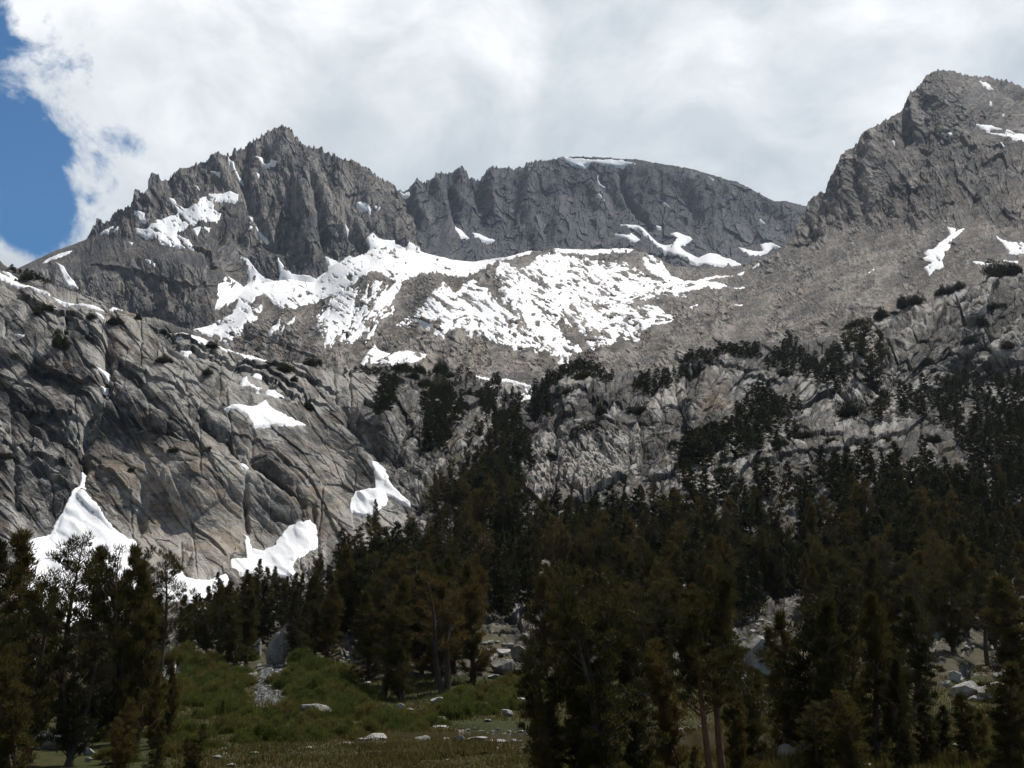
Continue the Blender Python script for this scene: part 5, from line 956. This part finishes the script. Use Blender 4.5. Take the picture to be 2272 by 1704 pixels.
def boulder_mesh(seed, cuts=20, detail=5, taper=0.0):
    rs = np.random.RandomState(seed); bm = bmesh.new(); bmesh.ops.create_icosphere(bm, subdivisions=detail, radius=1.0)
    V = np.array([v.co[:] for v in bm.verts])
    V *= (1 + 0.12 * np.sin(V[:, [1, 2, 0]] * 3 + seed))
    for _ in range(cuts):
        n = rs.normal(size=3); n /= np.linalg.norm(n); d = 0.50 + 0.32 * rs.rand(); e = V @ n - d; V -= np.outer(np.maximum(e, 0), n) * 0.97
    if taper: V[:, :2] *= (1.1 - taper * np.clip((V[:, 2:3] + 0.6), 0, 1.3)); V[:, 0] += 0.25 * V[:, 2] * (V[:, 2] > 0); V[:, 0] += 0.12 * np.round(V[:, 2] * 2.2)
    n3 = fbm((V[:, 0] * 10 + V[:, 2] * 3).astype(f4), (V[:, 1] * 10 - V[:, 2] * 7).astype(f4), 4.0, 5, seed, 0.6) * 0.05; V *= (1 + n3[:, None])
    for v, c in zip(bm.verts, V): v.co = c
    me = bpy.data.meshes.new('boulder'); bm.to_mesh(me); bm.free(); me.materials.append(M_boulder); return me
b_me = [boulder_mesh(300 + i) for i in range(9)] + [boulder_mesh(333, 22, 5, 0.62)]
b_dim = []
for me in b_me:
    co = np.empty(len(me.vertices) * 3); me.vertices.foreach_get('co', co); co = co.reshape(-1, 3); b_dim.append((np.ptp(co[:, 0]), np.ptp(co[:, 2]), co[:, 2].min()))
rb_ = random.Random(9)
def boulder(px, py, w_, h_, label, group='boulders by the meadow', cat='boulder', name='boulder', i=None, rot=None, sink=0.18, tilt=0.0):
    i = rb_.randrange(9) if i is None else i; f_, Y = LN.ground(px, py); W = w_ * Y / F; H = h_ * Y / F; dx, dz, mn = b_dim[i]
    o = bpy.data.objects.new(name, b_me[i]); C.objects.link(o); sz = H * (1 + sink) / dz; o.scale = (W / dx, W / dx * 0.8, sz)
    o.location = f_ + Vector((0, 0, -mn * sz - H * sink)); o.rotation_euler = (0, tilt, rb_.uniform(-0.4, 0.4) if rot is None else rot)
    return tag(o, label, cat, group)
for a in ((622, 1474, 58, 108, 'tall pointed rock spire standing behind the creek', 'rock spire', 0.12), (569, 1455, 22, 40, 'short square rock pillar left of the tall spire', 'rock pillar', 0), (594, 1400, 20, 26, 'grey rock knob half hidden left above the tall spire', 'boulder', 0),
          (706, 1592, 70, 28, 'long humped boulder lying in the willows', 'boulder', 0.15), (837, 1652, 50, 24, 'largest grey boulder in the row along the meadow edge', 'boulder', 0), (800, 1652, 30, 14, 'pale wedge boulder just left of the largest one', 'boulder', -0.2), (768, 1654, 34, 9, 'low white flat rocks at the left end of the boulder row', 'boulder', 0),
          (940, 1650, 36, 17, 'smooth grey boulder in the middle of the boulder row', 'boulder', 0), (988, 1647, 20, 11, 'small grey boulder right of the smooth one', 'boulder', 0), (1060, 1644, 46, 10, 'flat pale slab at the edge of the pond', 'boulder', 0), (1052, 1636, 26, 8, 'small flat rock behind the pale slab', 'boulder', 0), (1108, 1646, 40, 6, 'long low rock on the pond bank', 'boulder', 0), (1022, 1646, 24, 14, 'dark tilted rock by the pond', 'boulder', 0.5),
          (806, 1534, 36, 20, 'slanting white-topped boulder under the central pines', 'boulder', -0.3), (888, 1574, 18, 14, 'small white boulder at the foot of the central pines', 'boulder', 0), (905, 1578, 22, 7, 'low broken white rock beside the small white boulder', 'boulder', 0), (970, 1562, 30, 14, 'pale rock heap under the central pines', 'boulder', 0), (1074, 1574, 17, 17, 'small upright pointed rock above the pond', 'boulder', 0), (1146, 1562, 42, 13, 'long low grey boulder right of the pointed rock', 'boulder', 0), (1126, 1590, 28, 14, 'tilted grey rock on the green bank', 'boulder', 0.3), (1082, 1602, 20, 6, 'small curved pale stone on the green bank', 'boulder', 0), (975, 1606, 40, 16, 'dark peaked rock right of the willows', 'boulder', 0), (978, 1616, 38, 6, 'flat pale stone in front of the dark peaked rock', 'boulder', 0),
          (682, 1663, 18, 8, 'small grey-green stone on the meadow', 'boulder', 0), (833, 1665, 20, 5, 'flat tan stone in front of the boulder row', 'boulder', 0), (565, 1673, 20, 5, 'flat pale stone on the meadow left', 'boulder', 0), (510, 1700, 22, 8, 'white stone at the bottom of the meadow', 'boulder', 0), (478, 1684, 22, 9, 'white stone beside the squat dark pine', 'boulder', 0), (947, 1684, 18, 5, 'tan stone lying alone on the brown meadow', 'boulder', 0), (990, 1688, 12, 5, 'tiny pale stone right of the lone tan stone', 'boulder', 0), (727, 1686, 12, 4, 'tiny pale stone on the near meadow', 'boulder', 0), (1048, 1662, 28, 7, 'low tan hump of rock on the pond shore', 'boulder', 0), (1155, 1661, 12, 3, 'tiny stone on the brown meadow by the pond', 'boulder', 0),
          (1151, 1466, 38, 34, 'big dark boulder with an overhanging face on the ledge', 'boulder', 0.1), (1120, 1494, 62, 32, 'pale faceted outcrop below the dark overhanging boulder', 'boulder', 0), (1150, 1498, 36, 26, 'grey slab under the dark overhanging boulder', 'boulder', 0), (1108, 1448, 44, 14, 'whitish ledge left of the dark overhanging boulder', 'boulder', 0), (1080, 1462, 36, 10, 'low pale rubble on the ledge', 'boulder', 0), (1118, 1514, 12, 8, 'small dark-fronted stone under the pale outcrop', 'boulder', 0), (1095, 1504, 26, 8, 'white stones at the foot of the pale outcrop', 'boulder', 0),
          (100, 1662, 78, 40, 'big pale fractured boulder in the lower left', 'boulder', 0.05), (145, 1640, 50, 22, 'slabby pale rock behind the big fractured boulder', 'boulder', 0.1), (150, 1612, 30, 12, 'grey stone on top of the slabby rocks', 'boulder', 0), (165, 1662, 34, 8, 'flat white slab right of the big fractured boulder', 'boulder', 0), (196, 1676, 26, 14, 'tilted grey slab in the lower left', 'boulder', 0.4), (195, 1690, 16, 9, 'small pale stone below the tilted slab', 'boulder', 0), (172, 1648, 26, 5, 'thin pale slab on the ground', 'boulder', 0), (158, 1682, 12, 6, 'tiny pale stone left of the tilted slab', 'boulder', 0), (232, 1694, 26, 5, 'low pale slab near the young pines', 'boulder', 0), (5, 1612, 34, 22, 'tan rock at the left edge of the picture', 'boulder', 0), (217, 1598, 18, 12, 'white rock glinting between the left pines', 'boulder', 0), (313, 1602, 9, 12, 'narrow white rock by the slim young pines', 'boulder', 0), (222, 1522, 30, 12, 'pale rocks seen under the left clump', 'boulder', 0), (340, 1455, 26, 30, 'pale rock between the trunks of the left clump', 'boulder', 0), (380, 1462, 22, 28, 'leaning pale rock right of the see-through pine', 'boulder', 0), (395, 1428, 34, 20, 'grey rocks above the fallen log', 'boulder', 0), (403, 1497, 18, 8, 'white stones under the fallen log', 'boulder', 0), (325, 1484, 8, 8, 'small white stone in the shadow of the left pines', 'boulder', 0),
          (2118, 1512, 28, 24, 'pyramid-shaped white boulder on the right', 'boulder', 0), (2138, 1550, 66, 38, 'large grey boulder below the white pyramid', 'boulder', 0), (2204, 1556, 64, 40, 'large pale boulder near the right edge', 'boulder', 0), (2165, 1556, 40, 12, 'low white rock between the two large right boulders', 'boulder', 0), (2098, 1520, 30, 14, 'pale rock left of the white pyramid', 'boulder', 0), (2058, 1554, 26, 16, 'dark grey rock in the shade on the right', 'boulder', 0), (2225, 1516, 40, 26, 'rocky knob at the right edge', 'boulder', 0),
          (1671, 1520, 28, 26, 'sharp white triangular rock right of the red trunks', 'boulder', 0), (1646, 1518, 20, 15, 'small white rock left of the sharp triangular one', 'boulder', 0), (1684, 1500, 22, 12, 'white broken rock behind the sharp triangular one', 'boulder', 0), (1632, 1545, 7, 8, 'tiny white stone under the red trunks', 'boulder', 0), (1690, 1565, 34, 8, 'flat grey rock in the shade right of the red trunks', 'boulder', 0), (1690, 1584, 30, 14, 'dark smooth boulder at the golden grass', 'boulder', 0), (1680, 1660, 26, 6, 'low pale stone in the shallow pond', 'boulder', 0), (1420, 1552, 30, 26, 'curled white rock seen beneath the huge broad pine', 'boulder', 0), (1395, 1545, 30, 14, 'pale rock left of the curled white rock', 'boulder', 0),
          (1745, 1696, 38, 42, 'knobbly white boulder at the foot of the spreading pine', 'boulder', 0), (1788, 1688, 46, 34, 'rough grey-white boulder right of the knobbly one', 'boulder', 0.2), (2122, 1674, 46, 24, 'bluish white boulder behind the slender pines', 'boulder', 0), (2192, 1704, 50, 26, 'white boulder at the bottom right', 'boulder', 0), (2118, 1704, 40, 12, 'low white rock at the bottom edge on the right', 'boulder', 0), (1922, 1704, 26, 10, 'white rock at the bottom edge under the dark bushy pine', 'boulder', 0), (2050, 1704, 30, 9, 'pale stone at the bottom edge left of the low white rock', 'boulder', 0), (1650, 1704, 22, 10, 'small pale stone at the foot of the red trunks', 'boulder', 0),
          (2206, 1578, 24, 5, 'flat white stone on the golden grass at the right', 'boulder', 0), (2110, 1578, 14, 4, 'tiny white stone on the golden grass', 'boulder', 0), (1660, 1595, 14, 5, 'little stone at the left of the golden grass', 'boulder', 0)):
    boulder(a[0], a[1], a[2], a[3], a[4], i=9 if 'spire' in a[5] else None, cat=a[5], tilt=a[6], name=a[5].replace(' ', '_'))
# stones along the pond and in the creek
edge_ = [(x, y) for x, y in [(1000 + 13 * k, 1622 + rb_.uniform(-4, 3)) for k in range(19)]] + [(1010 + 16 * k, 1644 + rb_.uniform(-2, 3)) for k in range(10)] + [(1425 + 14 * k, 1618 + rb_.uniform(-3, 3)) for k in range(10)] + [(860 + 16 * k, 1634 + rb_.uniform(-5, 4)) for k in range(9)]
for k, (x, y) in enumerate(edge_):
    boulder(x, y, rb_.uniform(7, 19), rb_.uniform(3, 7), 'small pale stone in the line of stones along the pond shore', 'stones along the pond shore', 'stone', 'stone')
CRK = [(612, 1476, 18), (600, 1490, 22), (592, 1503, 20), (588, 1516, 24), (592, 1530, 30), (606, 1545, 42), (606, 1556, 44), (606, 1570, 38), (604, 1584, 30), (598, 1600, 20), (592, 1615, 14)]
for k in range(48):
    t = rb_.random() * (len(CRK) - 1); i = int(t); f_ = t - i; a, b = CRK[i], CRK[min(i + 1, len(CRK) - 1)]
    x = a[0] + (b[0] - a[0]) * f_; y = a[1] + (b[1] - a[1]) * f_; w_ = a[2]
    boulder(x + rb_.uniform(-1.15, 1.15) * w_, y + rb_.uniform(-3, 3), rb_.uniform(5, 15), rb_.uniform(2.5, 6), 'wet grey stone lying in the little creek', 'stones in the creek', 'stone', 'stone')
for (x, y) in scatter([(400, 1600), (1180, 1655), (1180, 1704), (420, 1704)], 56, 9, 8): boulder(x, y, rb_.uniform(4, 13), rb_.uniform(1.5, 4), 'little pale stone half sunk in the near meadow', 'stones on the meadow', 'stone', 'stone', sink=0.6)
rub = [z10((1160, 820), (1330, 900), (1280, 1080), (1180, 1010)), z10((1470, 930), (1600, 960), (1580, 1050), (1480, 1040)), z10((430, 660), (560, 640), (600, 760), (440, 800)), z10((300, 800), (440, 820), (420, 900), (300, 1000)), z10((1740, 850), (1960, 860), (1950, 900), (1740, 900)), z9((180, 860), (400, 840), (490, 1060), (260, 1060))]
rl = ['white stone in the sunlit rubble between the right pine trunks', 'white stone in the small rubble slope near the right', 'white stone in the rubble at the top of the pale slab', 'pale stone in the shaded rubble beside the pale slab', 'pale stone in the clearing of the far right forest', 'pale stone scattered round the dark overhanging boulder']
for poly, lab, n in zip(rub, rl, (26, 14, 18, 12, 10, 22)):
    for (x, y) in scatter(poly, n, 6, n + 1): boulder(x, y, rb_.uniform(8, 20), rb_.uniform(4, 10), lab, lab.replace('white stone', 'white stones').replace('pale stone', 'pale stones'), 'stone', 'stone')
boulder(1688, 1500, 84, 84, 'tall pale smooth slab leaning among the right trees', cat='rock slab', name='rock_slab', rot=0.3, tilt=-0.35, i=6)
# ------------------------------------------------------------------ creek, pond
m, g_, b_ = new_mat('creek'); co_ = g_.n('ShaderNodeTexCoord').outputs['Object']
nn = g_.noise(g_.mapping(co_, scale=(1, 0.45, 1)), 2.6, 6, 0.7, 0.6)
g_.put(b_.inputs['Base Color'], g_.ramp(nn, [(0.42, (0.03, 0.03, 0.028)), (0.52, (0.10, 0.10, 0.10)), (0.60, (0.42, 0.45, 0.49))])); b_.inputs['Roughness'].default_value = 0.18; b_.inputs['Specular IOR Level'].default_value = 0.5; bump(g_, b_, nn, 1.0, 0.25)
rows_ = []
for (x, y, w_) in [tuple(np.array(CRK[i]) * (1 - t) + np.array(CRK[i + 1]) * t) for i in range(len(CRK) - 1) for t in (0, .25, .5, .75)] + [CRK[-1]]:
    r_ = []
    for q in np.linspace(-1, 1, 9):
        p, Y = LN.ground(x + q * w_ * 1.25 + 3 * math.sin(y * 0.4), y); r_.append([p.x, p.y, p.z + 0.10 - 0.18 * q * q])
    rows_.append(r_)
tag(grid_mesh('creek', np.array(rows_, f4), m, smooth_shade=True), kind='structure')
m, g_, b_ = new_mat('pond'); co_ = g_.n('ShaderNodeTexCoord').outputs['Object']
b_.inputs['Base Color'].default_value = (0.045, 0.035, 0.018, 1); b_.inputs['Roughness'].default_value = 0.12; b_.inputs['Specular IOR Level'].default_value = 0.5
bump(g_, b_, g_.noise(g_.mapping(co_, scale=(1, 0.5, 1)), 3.5, 3, 0.5), 0.25, 0.05)
lv = []
for (x, y) in ((800, 1612), (1800, 1612), (1800, 1666), (800, 1666)): p = at(x, y, flatY(y)); lv.append((p[0], p[1], -0.07))
tag(grid_mesh('pond', np.array([[lv[0], lv[1]], [lv[3], lv[2]]], f4), m), kind='structure')
# ------------------------------------------------------------------ fallen log
tb = Tubes(); P_ = [LN.ground(x, y)[0] + Vector((0, 0, h)) for x, y, h in ((384, 1484, 0.2), (388, 1474, 0.75), (398, 1470, 1.0), (420, 1470, 0.9), (445, 1471, 0.75), (468, 1474, 0.6), (492, 1477, 0.4))]
tb.add([list(p) for p in P_], [0.16, 0.2, 0.22, 0.2, 0.17, 0.13, 0.06], 8)
lg = bpy.data.objects.new('fallen_log', tb.mesh('fallen_log', M_dead)); C.objects.link(lg); tag(lg, 'grey curved fallen log lying above the willows left of the creek', 'log')
t2 = Tubes(); q0 = Vector(P_[2]); t2.add([list(q0), list(q0 + Vector((0.8, 0, 0.35))), list(q0 + Vector((2.6, 0.2, 0.45)))], [0.11, 0.09, 0.03], 6); t2.add([list(P_[5]), list(P_[5] + Vector((0.3, 0, -0.5)))], [0.07, 0.03], 5)
br = bpy.data.objects.new('branch', t2.mesh('branch', M_dead)); C.objects.link(br); br.parent = lg
# ------------------------------------------------------------------ grass
rs = np.random.RandomState(3); N = 60000
x = rs.uniform(380, 2290, N); y = 1590 + 130 * rs.rand(N) ** 1.2
keep = (sdist(x.astype(f4), y.astype(f4), POND) < -3); x = x[keep]; y = y[keep]
Yg = CAMZ / np.tan(np.arctan((y - 852) / F) - PITCH); b = at(x, y, Yg); b[:, 2] = -0.05
n = len(x); a = rs.rand(n) * 6.28; h = (0.08 + 0.20 * rs.rand(n)) * (0.6 + 0.9 * np.clip(vnoise((b[:, 0] / 4).astype(f4), (b[:, 1] / 4).astype(f4), 4) + 0.4, 0, 1)); h[x > 1600] *= 1.9
N2 = 26000; x2 = rs.uniform(380, 2290, N2); y2 = rs.uniform(1505, 1600, N2); J = np.clip(np.searchsorted(LN.xs, x2), 0, len(LN.xs) - 1)
I = np.argmin(np.abs(LN.pyj[:, J] - y2[None, :].astype(f4)), 0); b2 = LN.P[I, J].astype(float)
b = np.concatenate([b, b2 + rs.normal(size=b2.shape) * [0.12, 0.12, 0]]); h = np.concatenate([h, 0.15 + 0.3 * rs.rand(N2)]); n = len(b); a = rs.rand(n) * 6.28
w_ = 0.035 + 0.02 * rs.rand(n); sx = np.stack([np.cos(a) * w_, np.sin(a) * w_, a * 0], 1); tip = b + np.stack([rs.normal(size=n) * 0.06, rs.normal(size=n) * 0.06, h], 1)
V_ = np.stack([b - sx, b + sx, tip], 1).reshape(-1, 3)
o = bpy.data.objects.new('grass', raw_mesh('grass', V_, np.arange(len(V_)).reshape(-1, 3), M_grass)); C.objects.link(o); tag(o, 'short brown and golden grass over the meadow', 'grass', kind='stuff')

# ------------------------------------------------------------------ mountain air
m = bpy.data.materials.new('haze'); m.use_nodes = True; m.node_tree.nodes.clear()
pv = m.node_tree.nodes.new('ShaderNodeVolumePrincipled'); pv.inputs['Color'].default_value = (0.66, 0.78, 1.0, 1); pv.inputs['Density'].default_value = 0.000028; pv.inputs['Anisotropy'].default_value = 0.3
oo = m.node_tree.nodes.new('ShaderNodeOutputMaterial'); m.node_tree.links.new(pv.outputs[0], oo.inputs[1])
bm = bmesh.new(); bmesh.ops.create_cube(bm, size=1.0); me = bpy.data.meshes.new('haze'); bm.to_mesh(me); bm.free(); me.materials.append(m)
o = bpy.data.objects.new('haze', me); C.objects.link(o); o.scale = (9000, 9000, 3200); o.location = (0, 3000, 1590); tag(o, 'thin blue mountain haze over the valley', 'haze', kind='stuff')
